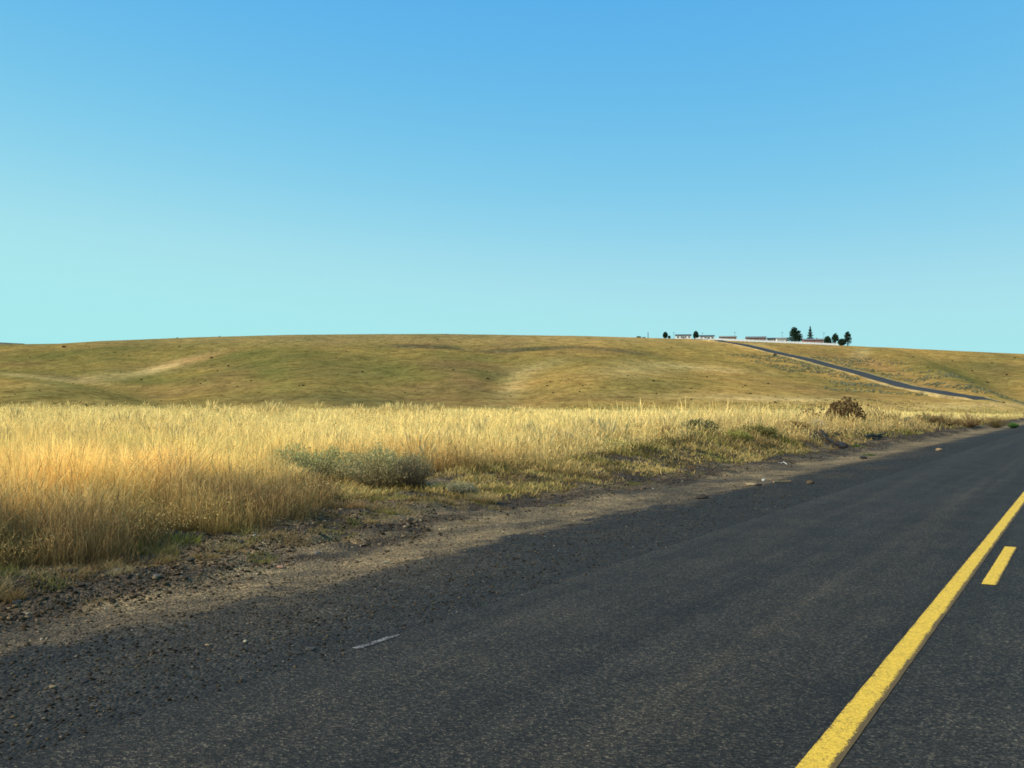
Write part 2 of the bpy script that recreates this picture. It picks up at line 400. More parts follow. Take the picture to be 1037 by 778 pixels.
# ------------------------------------------------------------------ verge (road coordinates)
VB_U = np.array([-40, -5, 2, 6, 9, 12, 15, 18, 22, 28, 35, 45, 60, 80, 120, 400])
VB_G = np.array([-6.9, -6.9, -6.9, -6.9, -7.1, -7.6, -7.7, -7.6, -7.5, -7.4, -7.4, -7.6, -7.6, -7.6, -7.6, -7.6])   # dirt / rocks
TG_U = np.array([-40, 2, 5, 7.5, 10.5, 12, 13.4, 14.6, 16, 18, 22, 28, 33, 38, 50, 60, 80, 400])
TG_V = np.array([-8.2, -8.2, -8.2, -8.9, -9.5, -9.6, -10.8, -12.1, -12.0, -11.2, -10.5, -10.7, -10.9, -9.8, -9.4, -9.2, -8.9, -8.9])  # tall grass starts
def vgrass(u): return np.interp(u, TG_U, TG_V)
def vrock(u): return np.interp(u, VB_U, VB_G)
def verge_height(u, v):
    x, y = uv_to_xy(u, v)
    z = field(x, y)
    w = -v; vr = -vrock(u)
    # shoulder drops a little, dirt track is slightly hollow, rocks form a low windrow
    z = z - .015*sstep(w, 4.0, 4.4) - .05*sstep(w, 5.6, 6.4)
    n = fbm(u*.9, v*1.6, 21, 4)
    n2 = vnoise(u*7., v*7., 23); n3 = vnoise(u*2.3, v*3.1, 24)
    z = z + sstep(w, 5.5, 6.5)*(n-.5)*.07
    roc = sstep(w, vr-.15, vr+.35)
    z = z + roc*(.05 + (n-.5)*.22 + (n2-.5)*.05)
    z = z + sstep(w, 4.2, 4.8)*(n2-.5)*.012
    # a low bank where the weeds grow further along
    z = z + .50*sstep(w, 8.6, 11.0)*(.3+.7*sstep(u, 18, 32))*sstep(u, 13, 20)*(1-sstep(u, 75, 110)) + .12*roc*sstep(u, 40, 60)*(n3)
    return z
def build_verge():
    def patch(u0, u1, du, name):
        us = np.arange(u0, u1+du*.5, du); vs = np.concatenate([np.arange(-17, -4.0, max(.06, du*.8)), [-4.0]])
        U, V = np.meshgrid(us, vs, indexing='ij'); u = U.ravel(); v = V.ravel()
        z = verge_height(u, v); x, y = uv_to_xy(u, v)
        z = np.where(v > -4.01, z+.0, z)
        w = -v; vr = -vrock(u)
        n = fbm(u*1.1, v*2.0, 33, 4); nb = fbm(u*.25, v*.5, 34, 3); nf = fbm(u*5., v*5., 35, 3)
        sh = np.array([.030, .026, .019]); dirt = np.array([.235, .152, .066]); rock = np.array([.064, .043, .023]); soil = np.array([.050, .035, .018])
        jd = 5.95 + (n-.5)*1.1 + (nf-.5)*1.0
        k = sstep(w, jd-.30, jd+.35)[:, None]*(.30+.70*sstep(nb*.7+.6*n+.25*nf, .50, .95)[:, None])
        k2 = sstep(w, 4.2, 5.7)[:, None]*np.clip((nb[:, None]-.45)*2.5, 0, 1)*.30
        c = sh*(1-k2)+dirt*k2
        c = c*(1-k) + dirt*(.7+.6*n[:, None])*k
        jr = vr + (n-.5)*.9
        k = sstep(w, jr-.2, jr+.25)[:, None]; c = c*(1-k) + (rock*(.6+.8*n[:, None]))*k
        tan = np.clip((fbm(u*.8, v*1.3, 44, 3)-.52)*6, 0, 1)[:, None]*k*.6; c = c*(1-tan)+np.array([.22, .145, .065])*tan
        vt = -vgrass(u)
        k = sstep(w, vt-.5, vt+.3)[:, None]; c = c*(1-k) + soil*k
        return np_mesh(name, np.stack([x, y, z], 1), quads=grid_faces(len(us), len(vs)), C=c, mat=M_VERGE, smooth=True)
    a = patch(-12, 26, .07, 'gravel_shoulder'); tag(a, 'gravel and dirt shoulder beside the near stretch of road', None, None, 'structure')
    b = patch(26, 190, .30, 'gravel_shoulder'); tag(b, 'gravel and dirt shoulder beside the far stretch of road', None, None, 'structure')
build_verge()

# ------------------------------------------------------------------ road
def strip(name, v0, v1, us, z, mat, label, cedge=None, nv=9):
    """mesh in road coordinates; the object is rotated so that its local x runs across the road"""
    vs = np.linspace(v0, v1, nv); U, V = np.meshgrid(us, vs, indexing='ij')
    Vt = np.stack([V.ravel(), U.ravel(), np.full(U.size, z)], 1)
    C = np.zeros((len(Vt), 3))
    if cedge is not None: C[:, 0] = cedge(U.ravel(), V.ravel())
    o = np_mesh(name, Vt, quads=grid_faces(len(us), nv)[:, ::-1], C=C, mat=mat)
    o.rotation_euler = (0, 0, -RA)
    return tag(o, label, None, None, 'structure')
strip('road', -4.02, 5.6, np.linspace(-60, 330, 40), .006, M_ASPH, 'dark asphalt road running from the foreground to the right')
LU = np.concatenate([np.arange(-10, 40, .12), np.linspace(40, 300, 60)])
def line_mesh(name, v0, v1, us, z, mat, label, jit=.004, wear=None):
    nv = 8
    t = np.linspace(0, 1, nv); U, T = np.meshgrid(us, t, indexing='ij')
    j0 = (fbm(us*14, us*0, 3, 3)-.5)*jit*2; j1 = (fbm(us*14, us*0+5, 4, 3)-.5)*jit*2
    V = (v0+j0)[:, None]*(1-T) + (v1+j1)[:, None]*T
    C = np.zeros((U.size, 3)); C[:, 0] = wear(T.ravel(), U.ravel())
    o = np_mesh(name, np.stack([V.ravel(), U.ravel(), np.full(U.size, z)], 1), quads=grid_faces(len(us), nv)[:, ::-1], C=C, mat=mat)
    o.rotation_euler = (0, 0, -RA)
    return tag(o, label, None, None, 'structure')
wr = lambda t, u: .12*np.clip((t-.75)/.25, 0, 1)**1 + .10*np.clip((.1-t)/.1, 0, 1) + .03*(vnoise(u*3, u*0, 8))
line_mesh('centre_line', -1.085, -.937, LU, .010, M_YEL, 'solid yellow centre line on the asphalt', wear=lambda t, u: wr(t, u)+.60*np.clip((t-.80)/.12, 0, 1)*(.4+.6*vnoise(u*4, u*0, 18)))
for u0 in (-14.6, -2.7, 9.42, 21.6, 33.8, 46, 58.2, 70.4):
    line_mesh('centre_dash', -.835, -.715, np.arange(u0, u0+2.75, .1), .010, M_YEL,
              'short yellow dash beside the solid centre line' if u0 != 9.42 else 'yellow dash right of the solid centre line, at the right edge of the photo',
              wear=lambda t, u: .35*np.clip((t-.8)/.2, 0, 1))
x0, y0_ = at(363, 657); u0, _ = xy_to_uv(x0, y0_)
line_mesh('edge_line_remnant', -4.015, -3.965, np.arange(u0, u0+.48, .05), .010, M_WHT, 'worn pale remnant of the white edge line', jit=.02,
          wear=lambda t, u: .10*np.abs(t-.5)*2+.15*vnoise(u*5, u*0, 9))

# ------------------------------------------------------------------ stones
ICO = None
def ico():
    t = (1+5**.5)/2
    V = np.array([(-1,t,0),(1,t,0),(-1,-t,0),(1,-t,0),(0,-1,t),(0,1,t),(0,-1,-t),(0,1,-t),(t,0,-1),(t,0,1),(-t,0,-1),(-t,0,1)], float)
    V /= np.linalg.norm(V[0])
    Fc = np.array([(0,11,5),(0,5,1),(0,1,7),(0,7,10),(0,10,11),(1,5,9),(5,11,4),(11,10,2),(10,7,6),(7,1,8),(3,9,4),(3,4,2),(3,2,6),(3,6,8),(3,8,9),(4,9,5),(2,4,11),(6,2,10),(8,6,7),(9,8,1)])
    return V, Fc
IV, IF = ico()
def mat_stone():
    m, nt, out = newmat('stone')
    a = N(nt, 'ShaderNodeAttribute', attribute_name='Col'); tc = N(nt, 'ShaderNodeTexCoord')
    n = noise(nt, tc.outputs['Object'], 60, 4, .7); r = ramp(nt, n.outputs['Fac'], [(.3, g3(.7)), (.7, g3(1.3))])
    b = N(nt, 'ShaderNodeBsdfPrincipled'); b.inputs['Roughness'].default_value = 1; b.inputs['Specular IOR Level'].default_value = .04
    nt.links.new(mix(nt, a.outputs['Color'], r.outputs[0], 1, 'MULTIPLY'), b.inputs['Base Color'])
    nt.links.new(b.outputs[0], out.inputs[0]); return m
M_STONE = mat_stone()
def stones(name, u, v, size, C, label, lift=.3):
    n = len(u); x, y = uv_to_xy(u, v)
    z = np.where(v < -4.02, verge_height(u, v), .006)
    V = IV[None]*(1+.50*(rng.random((n, 12, 1))-.5)*2)
    V = V*size[:, None, None]*(np.array([1, .75, .48])*(.7+.6*rng.random((n, 1, 3))))
    a = rng.random(n)*6.283; ca, sa = np.cos(a)[:, None], np.sin(a)[:, None]
    X = V[:, :, 0]*ca - V[:, :, 1]*sa; Y = V[:, :, 0]*sa+V[:, :, 1]*ca
    Z = V[:, :, 2] + .25*V[:, :, 0]*(rng.random((n, 1))-.5)
    P = np.stack([X+x[:, None], Y+y[:, None], Z+(z+size*lift)[:, None]], 2).reshape(-1, 3)
    T = (IF[None]+(np.arange(n)*12)[:, None, None]).reshape(-1, 3)
    Cc = np.repeat(C, 12, 0)
    o = np_mesh(name, P, tris=T, C=Cc, mat=M_STONE)
    return tag(o, label, 'gravel', None, 'stuff')
def stone_color(n, dark=.6):
    pal = np.array([[.048, .034, .021], [.090, .062, .034], [.16, .11, .06], [.25, .19, .12], [.035, .027, .020], [.38, .32, .24]])
    p = np.array([.34, .27, .18, .04, .16, .01]); return pal[rng.choice(6, n, p=p)]*(.7+.6*rng.random((n, 1)))
def logu(n, a, b): return np.exp(rng.random(n)*math.log((b+3)/(a+3))+math.log(a+3))-3
# rocky band
n = 44000; u = logu(n, -2, 90); vr = vrock(u); vt = np.minimum(vgrass(u), -8.9)
v = vr + .25 + (np.maximum(vt, -10.8)-.3-vr)*rng.random(n)**.8; v += rng.normal(0, .12, n)
keep = fbm(u*.8, v*1.5, 44, 3) < .66
u, v = u[keep], v[keep]; n = len(u)
s = (.008+.024*rng.random(n)**3.5)*(1+.25*(u > 25))
stones('gravel', u, v, s, stone_color(n)*.9, 'dark crushed gravel between the dirt strip and the grass')
n = 16000; u = logu(n, -2, 70); v = -5.9-1.9*rng.random(n)
s = .004+.012*rng.random(n)**3; c = stone_color(n)*1.2; stones('loose_gravel', u, v, s, c, 'small loose stones on the tan dirt strip')
n = 26000; u = logu(n, -2, 50); v = -4.0-1.95*rng.random(n)**.85; v += rng.normal(0, .06, n)
s = .004+.010*rng.random(n)**3; c = stone_color(n)*.62; stones('asphalt_chippings', u, v, s, c, 'fine dark stone chippings along the edge of the asphalt')

def stone_mesh(s, seed, stretch=(1, .75, .45)):
    r = np.random.default_rng(seed)
    import bmesh
    bm = bmesh.new(); bmesh.ops.create_icosphere(bm, subdivisions=2, radius=1)
    pts = r.normal(size=(14, 3)); pts /= np.linalg.norm(pts, axis=1)[:, None]; off = .62+.3*r.random(14)
    for vv in bm.verts:
        p = np.array(vv.co)
        for q, o_ in zip(pts, off):
            d = p@q
            if d > o_: p = p-(d-o_)*q
        vv.co = p*s*np.array(stretch)
    me = bpy.data.meshes.new('stone'); bm.to_mesh(me); bm.free(); return me
def stone_thing(X, Y, size_px, c, label, stretch=(1, .75, .45), seed=1, name='stone', cat='stone'):
    x, y = at(X, Y, -.03 if Y > 500 or X < 600 else 0.0); s = size_px/2*y/F
    me = stone_mesh(s, seed, stretch)
    a = me.color_attributes.new("Col", 'FLOAT_COLOR', 'POINT')
    for d in a.data: d.color = (*c, 1)
    me.materials.append(M_STONE)
    o = bpy.data.objects.new(name, me); link(o)
    u, v = xy_to_uv(x, y); z = float(verge_height(np.array([u]), np.array([v]))[0]) if v < -4.02 else .006
    o.location = (x, y, z+s*stretch[2]*.55); o.rotation_euler = (0, 0, -RA+1.4+seed)
    return tag(o, label, cat, 'loose stones by the road')
pale = (.34, .28, .19); tan_ = (.25, .17, .09); dk_ = (.04, .037, .035); gr = (.14, .12, .10)
for i, a in enumerate([
    (250, 651, 7, pale, 'small pale stone on the dark chippings, left of the worn white paint mark', (1, .7, .35)),
    (212, 655, 6, tan_, 'small tan stone on the chippings just left of a pale one'),
    (57, 697, 9, tan_, 'tan stone lying on the chippings nearest the lower left corner'),
    (88, 692, 12, dk_, 'dark flat stone beside a tan one near the lower left corner', (1, .7, .3)),
    (300, 663, 22, dk_, 'wide flat black clod of tar on the chippings', (1, .5, .18)),
    (316, 660, 12, (.07, .065, .055), 'small dark clod at the right end of the black tar clod'),
    (45, 640, 5, pale, 'pale pebble on the dirt strip at the left edge'),
    (285, 570, 10, (.30, .17, .11), 'reddish tan stone on the inner side of the dirt strip'),
    (391, 565, 7, pale, 'whitish stone standing out on the dirt strip'),
    (322, 557, 9, gr, 'grey stone in the gravel above the pale dirt patch'),
    (760, 489, 16, (.30, .22, .12), 'flat pale clod of dirt on the dirt strip', (1, .6, .22)),
    (768, 491, 8, dk_, 'small dark stone beside the flat pale clod'),
    (710, 505, 22, (.05, .04, .03), 'low dark clump of clods by the asphalt edge', (1, .6, .3)),
    (874, 463, 9, dk_, 'dark stone on the dirt strip below the dry brown bush'),
    (820, 489, 10, (.10, .07, .04), 'brown clod at the asphalt edge right of the flat pale clod'),
    (773, 485, 7, (.45, .42, .36), 'white stone behind the flat pale clod'),
    (950, 456, 8, (.28, .19, .10), 'tan clod at the asphalt edge far up the road'),
    (20, 607, 13, (.06, .055, .05), 'blocky dark rock in the gravel at the left edge'),
    (75, 588, 15, (.045, .04, .036), 'largest dark rock in the gravel under the left grass'),
    (120, 580, 12, (.09, .075, .06), 'brown grey rock right of the largest dark rock'),
    (160, 588, 10, (.10, .09, .075), 'grey rock at the front of the left gravel'),
    (195, 565, 10, (.05, .045, .04), 'dark rock in front of the low green weeds'),
    (245, 548, 11, (.07, .06, .05), 'dark rock at the foot of the tall grass edge'),
]):
    stone_thing(*a[:5], stretch=a[5] if len(a) > 5 else (1, .75, .45), seed=i+1,
                name='clod' if 'clod' in a[4] else 'stone', cat='clod' if 'clod' in a[4] else 'stone')

# ------------------------------------------------------------------ grass blades
def blades(x, y, z, h, w, lean, la, az, prof, c0, c1, levels=(0, .4, .75, 1)):
    """ribbons: prof = width at each level (last = tip point)"""
    n = len(x); L = np.array(levels); m = len(L)-1
    d = np.stack([np.cos(az), np.sin(az)], 1)
    ld = np.stack([np.cos(la), np.sin(la)], 1)
    V = np.zeros((n, 2*m+1, 3), np.float32); C = np.zeros((n, 2*m+1, 3), np.float32)
    for k in range(m+1):
        t = L[k]; off = ld*(lean*h*t*t)[:, None]
        cx = x+off[:, 0]; cy = y+off[:, 1]; cz = z+h*t*(1-.25*lean*t)
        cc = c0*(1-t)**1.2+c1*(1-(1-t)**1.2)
        if k < m:
            hw = (w*prof[k]*.5)[:, None]*d
            V[:, 2*k, 0] = cx-hw[:, 0]; V[:, 2*k, 1] = cy-hw[:, 1]; V[:, 2*k, 2] = cz
            V[:, 2*k+1, 0] = cx+hw[:, 0]; V[:, 2*k+1, 1] = cy+hw[:, 1]; V[:, 2*k+1, 2] = cz
            C[:, 2*k] = cc; C[:, 2*k+1] = cc
        else:
            V[:, 2*m, 0] = cx; V[:, 2*m, 1] = cy; V[:, 2*m, 2] = cz; C[:, 2*m] = cc
    b = (np.arange(n)*(2*m+1))[:, None]
    q = [np.stack([b[:, 0]+2*k, b[:, 0]+2*k+1, b[:, 0]+2*k+3, b[:, 0]+2*k+2], 1) for k in range(m-1)]
    t = np.stack([b[:, 0]+2*m-2, b[:, 0]+2*m-1, b[:, 0]+2*m], 1)
    return V.reshape(-1, 3), (np.concatenate(q) if q else None), t, C.reshape(-1, 3)
class Acc:
    def __init__(s): s.V = []; s.Q = []; s.T = []; s.C = []; s.n = 0
    def add(s, V, Q, T, C):
        s.V.append(V); s.C.append(C)
        if Q is not None: s.Q.append(Q+s.n)
        if T is not None: s.T.append(T+s.n)
        s.n += len(V)
    def build(s, name, mat, parent=None):
        return np_mesh(name, np.concatenate(s.V), quads=np.concatenate(s.Q) if s.Q else None,
                       tris=np.concatenate(s.T) if s.T else None, C=np.concatenate(s.C), mat=mat, parent=parent)
def leaf_cloud(P, size, C, up=.3, tri=True):
    n = len(P); d1 = rng.normal(size=(n, 3)); d1[:, 2] = np.abs(d1[:, 2])*up*2+.2; d1 /= np.linalg.norm(d1, axis=1)[:, None]
    d2 = rng.normal(size=(n, 3)); d2 -= (d2*d1).sum(1)[:, None]*d1; d2 /= np.linalg.norm(d2, axis=1)[:, None]
    s = np.asarray(size).reshape(-1, 1)*np.ones((n, 1))
    V = np.stack([P-d2*s*.28, P+d1*s*.5+d2*s*.05, P+d2*s*.28, P-d1*s*.5], 1).reshape(-1, 3)
    Q = (np.arange(n)*4)[:, None]+np.array([0, 3, 2, 1])
    return V, Q, np.repeat(C, 4, 0)
def gheight(x, y):
    u, v = xy_to_uv(x, y)
    return np.where((v > -17) & (v < -4) & (u < 190), verge_height(u, v), terrain(x, y, False))

def sample(n, dmin, dmax, power=0.0):
    X = rng.uniform(-260, 1300, n); D = np.exp(rng.random(n)*math.log(dmax/dmin)+math.log(dmin))
    return (X-CX)/F*D, D
PALE = np.array([1.0, .73, .27]); GOLD = np.array([.98, .67, .215]); RUST = np.array([.56, .36, .145]); STRAW = np.array([.70, .50, .19])
OLV = np.array([.36, .32, .09]); GRN = np.array([.19, .23, .045]); DKR = np.array([.10, .065, .028])
def tall_color(x, y, u, v, n):
    w = -v; e = w+vgrass(u)     # distance inside the grass from its edge
    n1 = fbm(x*.35, y*.35, 101, 3); n2 = fbm(x*.1+3, y*.1, 111, 3); n3 = fbm(x*.9, y*.9, 121, 3)
    c = GOLD + (PALE-GOLD)*np.clip(sstep(y, 13, 40)*.8+(n1-.5)*1.4, 0, 1)[:, None]
    k = (np.clip((1-sstep(e, .1, 2.6))*.8 + (n3-.5)*1.2, 0, 1)*(1-sstep(u, 14, 26)))[:, None]
    c = c*(1-k)+RUST*k
    k = (np.clip((n2-.55)*3.5, 0, 1)*.45*sstep(y, 14, 24))[:, None]; c = c*(1-k)+OLV*k
    k = (np.clip((1-sstep(e, .5, 6))*.55+(n3-.5)*.8, 0, .75)*sstep(u, 28, 42))[:, None]; c = c*(1-k)+(RUST*.5+np.array([.95, .58, .18])*.5)*k
    c = c*(.78+.52*rng.random((n, 1)))
    return c
CLEAR = [((386-CX)/F*18.6, 18.6, 1.15, .16), ((318-CX)/F*19.4, 19.4, 1.15, .55), ((855-CX)/F*54, 54, 1.2, .8)]
acc = Acc()
# --- tall cheatgrass and wheatgrass field
def tall(n, dmin, dmax, wmin, hs=1.0):
    x, y = sample(n, dmin, dmax); u, v = xy_to_uv(x, y)
    vt = vgrass(u) + (vnoise(u*1.1, u*0, 201)-.5)*1.1 + (vnoise(u*4, u*0, 202)-.5)*.4
    X = CX+F*x/y; y0 = np.interp(np.clip(X, -700, 2200), Y0X, Y0V)
    w = -v
    keep = (v < vt) & (y < y0) & (w < 78) & (u > -25)
    keep &= rng.random(n) < .12+.88*sstep(vt-v, -.1, .9)
    x, y, u, v, vt = x[keep], y[keep], u[keep], v[keep], vt[keep]; n = len(x)
    z = gheight(x, y)
    e = -(v-vt)
    cl3 = fbm(x*2.6, y*2.6, 171, 3); cl = fbm(x*.8, y*.8, 131, 3); cl2 = fbm(x*.16, y*.16, 141, 2)
    h = (.30+.34*cl+.24*cl2)*(.35+.85*rng.random(n)**.8)*(.42+.58*sstep(e, -.2, 2.6))*hs
    h *= 1+.30*sstep(u, 24, 38)*(1-sstep(u, 60, 80))*(1-sstep(-v, 16, 26)); h *= 1-.20*sstep(u, 60, 110)*(1-sstep(-v, 12, 30))
    h *= 1-.35*sstep(-v, 20, 40)*sstep(y, 70, 140); h *= 1-.22*sstep(-v, 30, 46)
    wd = np.maximum(wmin, .00050*y**.84)*(.5+1.0*rng.random(n))
    la = rng.random(n)*6.283; lean = .05+.95*rng.random(n)**1.4
    az = rng.random(n)*math.pi
    c1 = tall_color(x, y, u, v, n)*(.72+.55*np.clip((cl3-.5)*2.4+.5, 0, 1))[:, None]
    h = h*(.72+.56*np.clip((cl3-.5)*2.2+.5, 0, 1))
    bw = (rng.random(n) < .05+.25*(1-sstep(e, .3, 3)))[:, None]; c1 = np.where(bw, c1*np.array([.45, .38, .36]), c1)
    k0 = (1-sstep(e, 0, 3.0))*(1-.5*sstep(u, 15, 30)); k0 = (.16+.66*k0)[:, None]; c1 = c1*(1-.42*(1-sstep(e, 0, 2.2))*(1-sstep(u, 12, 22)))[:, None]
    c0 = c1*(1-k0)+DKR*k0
    for (bx, by, br, bh) in CLEAR:
        d = np.hypot((x-bx), (y-by+br*.6)/1.5); h = h*(1-(1-bh)*(1-sstep(d, br*.75, br*1.15)))
    stalk = rng.random(n) < .38
    prof_leaf = [1.0, .8, .5]; prof_st = [.5, .5, 1.5]
    h2 = np.where(stalk, h*1.22, h)
    for sel, pr, lv in ((~stalk, prof_leaf, (0, .4, .75, 1)), (stalk, prof_st, (0, .55, .82, 1))):
        cc1 = c1[sel]*(1.0 if pr is prof_leaf else 1.08)
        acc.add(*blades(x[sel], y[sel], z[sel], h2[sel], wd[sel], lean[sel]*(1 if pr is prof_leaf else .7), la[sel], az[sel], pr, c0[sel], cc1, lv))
tall(1000000, 7.0, 24, .0013)
tall(620000, 20, 230, .0025)
# taller pale seed stalks in bunches standing above the crest
def bunches(nb, per, dmin, dmax, h0, colr, wmul=1.0, keepf=None, spread=.16):
    x, y = sample(nb, dmin, dmax); u, v = xy_to_uv(x, y)
    k = (v < vgrass(u)-.9) & (-v < 62)
    for (bx, by, br, bh) in CLEAR: k &= np.hypot(x-bx, (y-by+br*.6)/1.5) > br*1.4
    if keepf is not None: k &= keepf(x, y, u, v)
    x, y = x[k], y[k]; nb = len(x)
    hb = h0*(.75+.5*rng.random(nb))
    X = np.repeat(x, per); Y = np.repeat(y, per); H = np.repeat(hb, per)*(.7+.4*rng.random(nb*per))
    a = rng.random(nb*per)*6.283; r = spread*np.sqrt(rng.random(nb*per))
    xx = X+r*np.cos(a); yy = Y+r*np.sin(a); z = gheight(xx, yy); n = nb*per
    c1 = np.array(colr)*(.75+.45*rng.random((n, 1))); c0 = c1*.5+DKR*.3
    wd = np.maximum(.004, .0013*yy**.8)*wmul
    acc.add(*blades(xx, yy, z, H, wd, .1+.22*rng.random(n), a, rng.random(n)*3.14, [.4, .4, 2.0], c0, c1, (0, .6, .80, 1)))
bunches(2600, 18, 34, 75, .95, (.84, .62, .24), keepf=lambda x, y, u, v: (-v > 36) & (rng.random(len(x)) < np.clip((fbm(x*.28, y*.05, 151, 2)-.52)*6, .0, .8)*(.25+.75*sstep(CX+F*x/y, 130, 330))))
bunches(500, 30, 16, 40, .75, (.80, .60, .25), keepf=lambda x, y, u, v: fbm(x*.15, y*.15, 161, 2) > .5)
bunches(500, 26, 48, 150, 1.0, (.62, .43, .16), keepf=lambda x, y, u, v: (x/y > .2) & (-v < 26) & (u < 85))
def flecks(n, dmin, dmax):
    x, y = sample(n, dmin, dmax); u, v = xy_to_uv(x, y); e = vgrass(u)-v
    k = (e > 0) & (-v < 60) & (u > -25)
    for (bx, by, br, bh) in CLEAR[:2]: k &= np.hypot(x-bx, (y-by+br*.6)/1.5) > br
    x, y, u, v, e = x[k], y[k], u[k], v[k], e[k]; n = len(x)
    cl3 = fbm(x*2.6, y*2.6, 171, 3); cl = fbm(x*.8, y*.8, 131, 3)
    top = (.30+.34*cl+.24*fbm(x*.16, y*.16, 141, 2))*(.42+.58*sstep(e, -.2, 2.6))*(.72+.56*np.clip((cl3-.5)*2.2+.5, 0, 1))
    z = gheight(x, y) + top*(.45+.75*rng.random(n)**.7)
    c = tall_color(x, y, u, v, n)*(.6+.6*rng.random((n, 1)))
    V, Q, C = leaf_cloud(np.stack([x, y, z], 1), (.006+.0010*y)*(.6+.8*rng.random(n)), c, up=.8); acc.add(V, Q, None, C)
flecks(420000, 7, 60)
o = acc.build('tall_grass', M_FOL); tag(o, 'tall dry golden grass covering the roadside field', 'grass', None, 'stuff')

# --- low green and brown verge weeds
acc = Acc()
def low(n, dmin, dmax):
    x, y = sample(n, dmin, dmax); u, v = xy_to_uv(x, y)
    vt = vgrass(u)-.5; inner = vrock(u)-.75-.5*vnoise(u*1.3, u*0, 211)
    pn = fbm(u*.45, v*.9, 221, 4)
    keep = (v > vt) & (v < inner) & (u > 12.5) & (pn > .31+.20*sstep(v-inner, -1.2, 0))
    x, y, u, v, pn = x[keep], y[keep], u[keep], v[keep], pn[keep]; n = len(x)
    z = gheight(x, y)-.01; h = (.08+.42*np.clip(pn-.25, 0, 1))*(.35+.9*rng.random(n)**1.3)*(.75+.55*sstep(u, 22, 45))*(.8+.5*sstep(-v, 9.0, 11.0))
    m = fbm(x*.5, y*.5, 231, 3)[:, None]; g = np.clip((m-.42)*4, 0, 1)*(.2+.7*sstep(u, 14, 21))[:, None]
    c1 = (np.array([.44, .40, .085])*g + np.array([.78, .53, .18])*(1-g))*(.6+.7*rng.random((n, 1)))
    gr2 = np.clip((fbm(x*.3, y*.3, 241, 3)-.55)*6, 0, 1)[:, None]; c1 = c1*(1-gr2*.3)+np.array([.17, .17, .04])*gr2*.3; dkp = (fbm(x*1.7, y*1.7, 281, 3) > .56)[:, None]; c1 = np.where(dkp, c1*.45, c1); rd = (np.clip((fbm(x*.7, y*.7, 291, 3)-.48)*5, 0, 1)*sstep(u, 26, 38))[:, None]; c1 = c1*(1-rd*.6)+np.array([.50, .29, .12])*rd*.6
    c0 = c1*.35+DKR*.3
    wd = np.maximum(.0035, .0011*y**.85)*(.7+.7*rng.random(n))
    acc.add(*blades(x, y, z, h, wd, .3+.7*rng.random(n), rng.random(n)*6.283, rng.random(n)*3.14, [1, .9, .6], c0, c1))
low(620000, 13, 110)
o = acc.build('verge_weeds', M_FOL); tag(o, 'low green and brown weeds between the gravel and the tall grass', 'weeds', None, 'stuff')

# --- scattered low tufts on the gravel and at the foot of the near grass
acc = Acc()
def tufts(spots):
    for (X, Y, wpx, hh, cc, n) in spots:
        x, y = at(X, Y, 0); s = wpx*y/F/2
        a = rng.random(n)*6.283; r = s*np.sqrt(rng.random(n)); xx = x+r*np.cos(a); yy = y+.8*r*np.sin(a)
        z = gheight(xx, yy)-.01; h = hh*(.4+.7*rng.random(n)); c1 = np.array(cc)*(.6+.7*rng.random((n, 1)))
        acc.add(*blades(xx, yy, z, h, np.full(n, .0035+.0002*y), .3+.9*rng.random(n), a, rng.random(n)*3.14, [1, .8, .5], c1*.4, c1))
tufts([(150, 555, 60, .12, (.34, .29, .06), 420), (180, 548, 50, .13, (.28, .27, .06), 380), (120, 556, 40, .14, (.3, .22, .06), 500), (215, 538, 40, .14, (.4, .28, .08), 500),
       (205, 560, 40, .06, (.36, .24, .09), 500), (150, 572, 22, .05, (.36, .24, .09), 200), (235, 553, 30, .06, (.40, .27, .10), 300), (330, 535, 36, .06, (.40, .27, .11), 320),
       (370, 528, 40, .07, (.38, .26, .10), 350), (400, 520, 40, .08, (.36, .27, .10), 350), (300, 545, 30, .05, (.36, .24, .1), 200), (445, 510, 36, .10, (.42, .30, .12), 500),
       (490, 507, 26, .20, (.58, .40, .17), 500), (405, 510, 26, .12, (.30, .30, .07), 400), (515, 500, 30, .14, (.25, .26, .05), 450), (350, 520, 40, .14, (.45, .27, .11), 500),
       (565, 508, 26, .05, (.36, .28, .1), 200), (480, 525, 26, .04, (.36, .26, .1), 150), (100, 600, 26, .04, (.3, .2, .08), 120), (870, 452, 14, .12, (.1, .2, .03), 300), (880, 459, 12, .07, (.1, .2, .03), 200)])
for q in range(230):
    u = float(np.exp(rng.random()*math.log(45/4.))*4); v = float(vrock(u)-.4-rng.random()**.8*1.9)
    if v < float(vgrass(u))+.0: continue
    x, y = uv_to_xy(u, v); n = int(70+200*rng.random()); s_ = .06+.28*rng.random()
    a = rng.random(n)*6.283; r = s_*np.sqrt(rng.random(n)); xx = x+r*np.cos(a); yy = y+r*np.sin(a); near = 1-min(1, (v-float(vgrass(u)))/1.8)
    h = (.03+.04*rng.random()+.22*near**2*rng.random())*(.4+.8*rng.random(n)); cc = np.array([(.46, .31, .13), (.38, .24, .10), (.33, .28, .08), (.52, .38, .18)][rng.integers(0, 4)])*(.55+.8*rng.random((n, 1)))
    acc.add(*blades(xx, yy, gheight(xx, yy)-.008, h, np.full(n, .0022+.00025*y), .4+1.0*rng.random(n), rng.random(n)*6.283, rng.random(n)*3.14, [1, .8, .5], cc*.35, cc))
o = acc.build('grass_tufts', M_FOL); tag(o, 'sparse short tufts of grass on the gravel', 'grass', None, 'stuff')

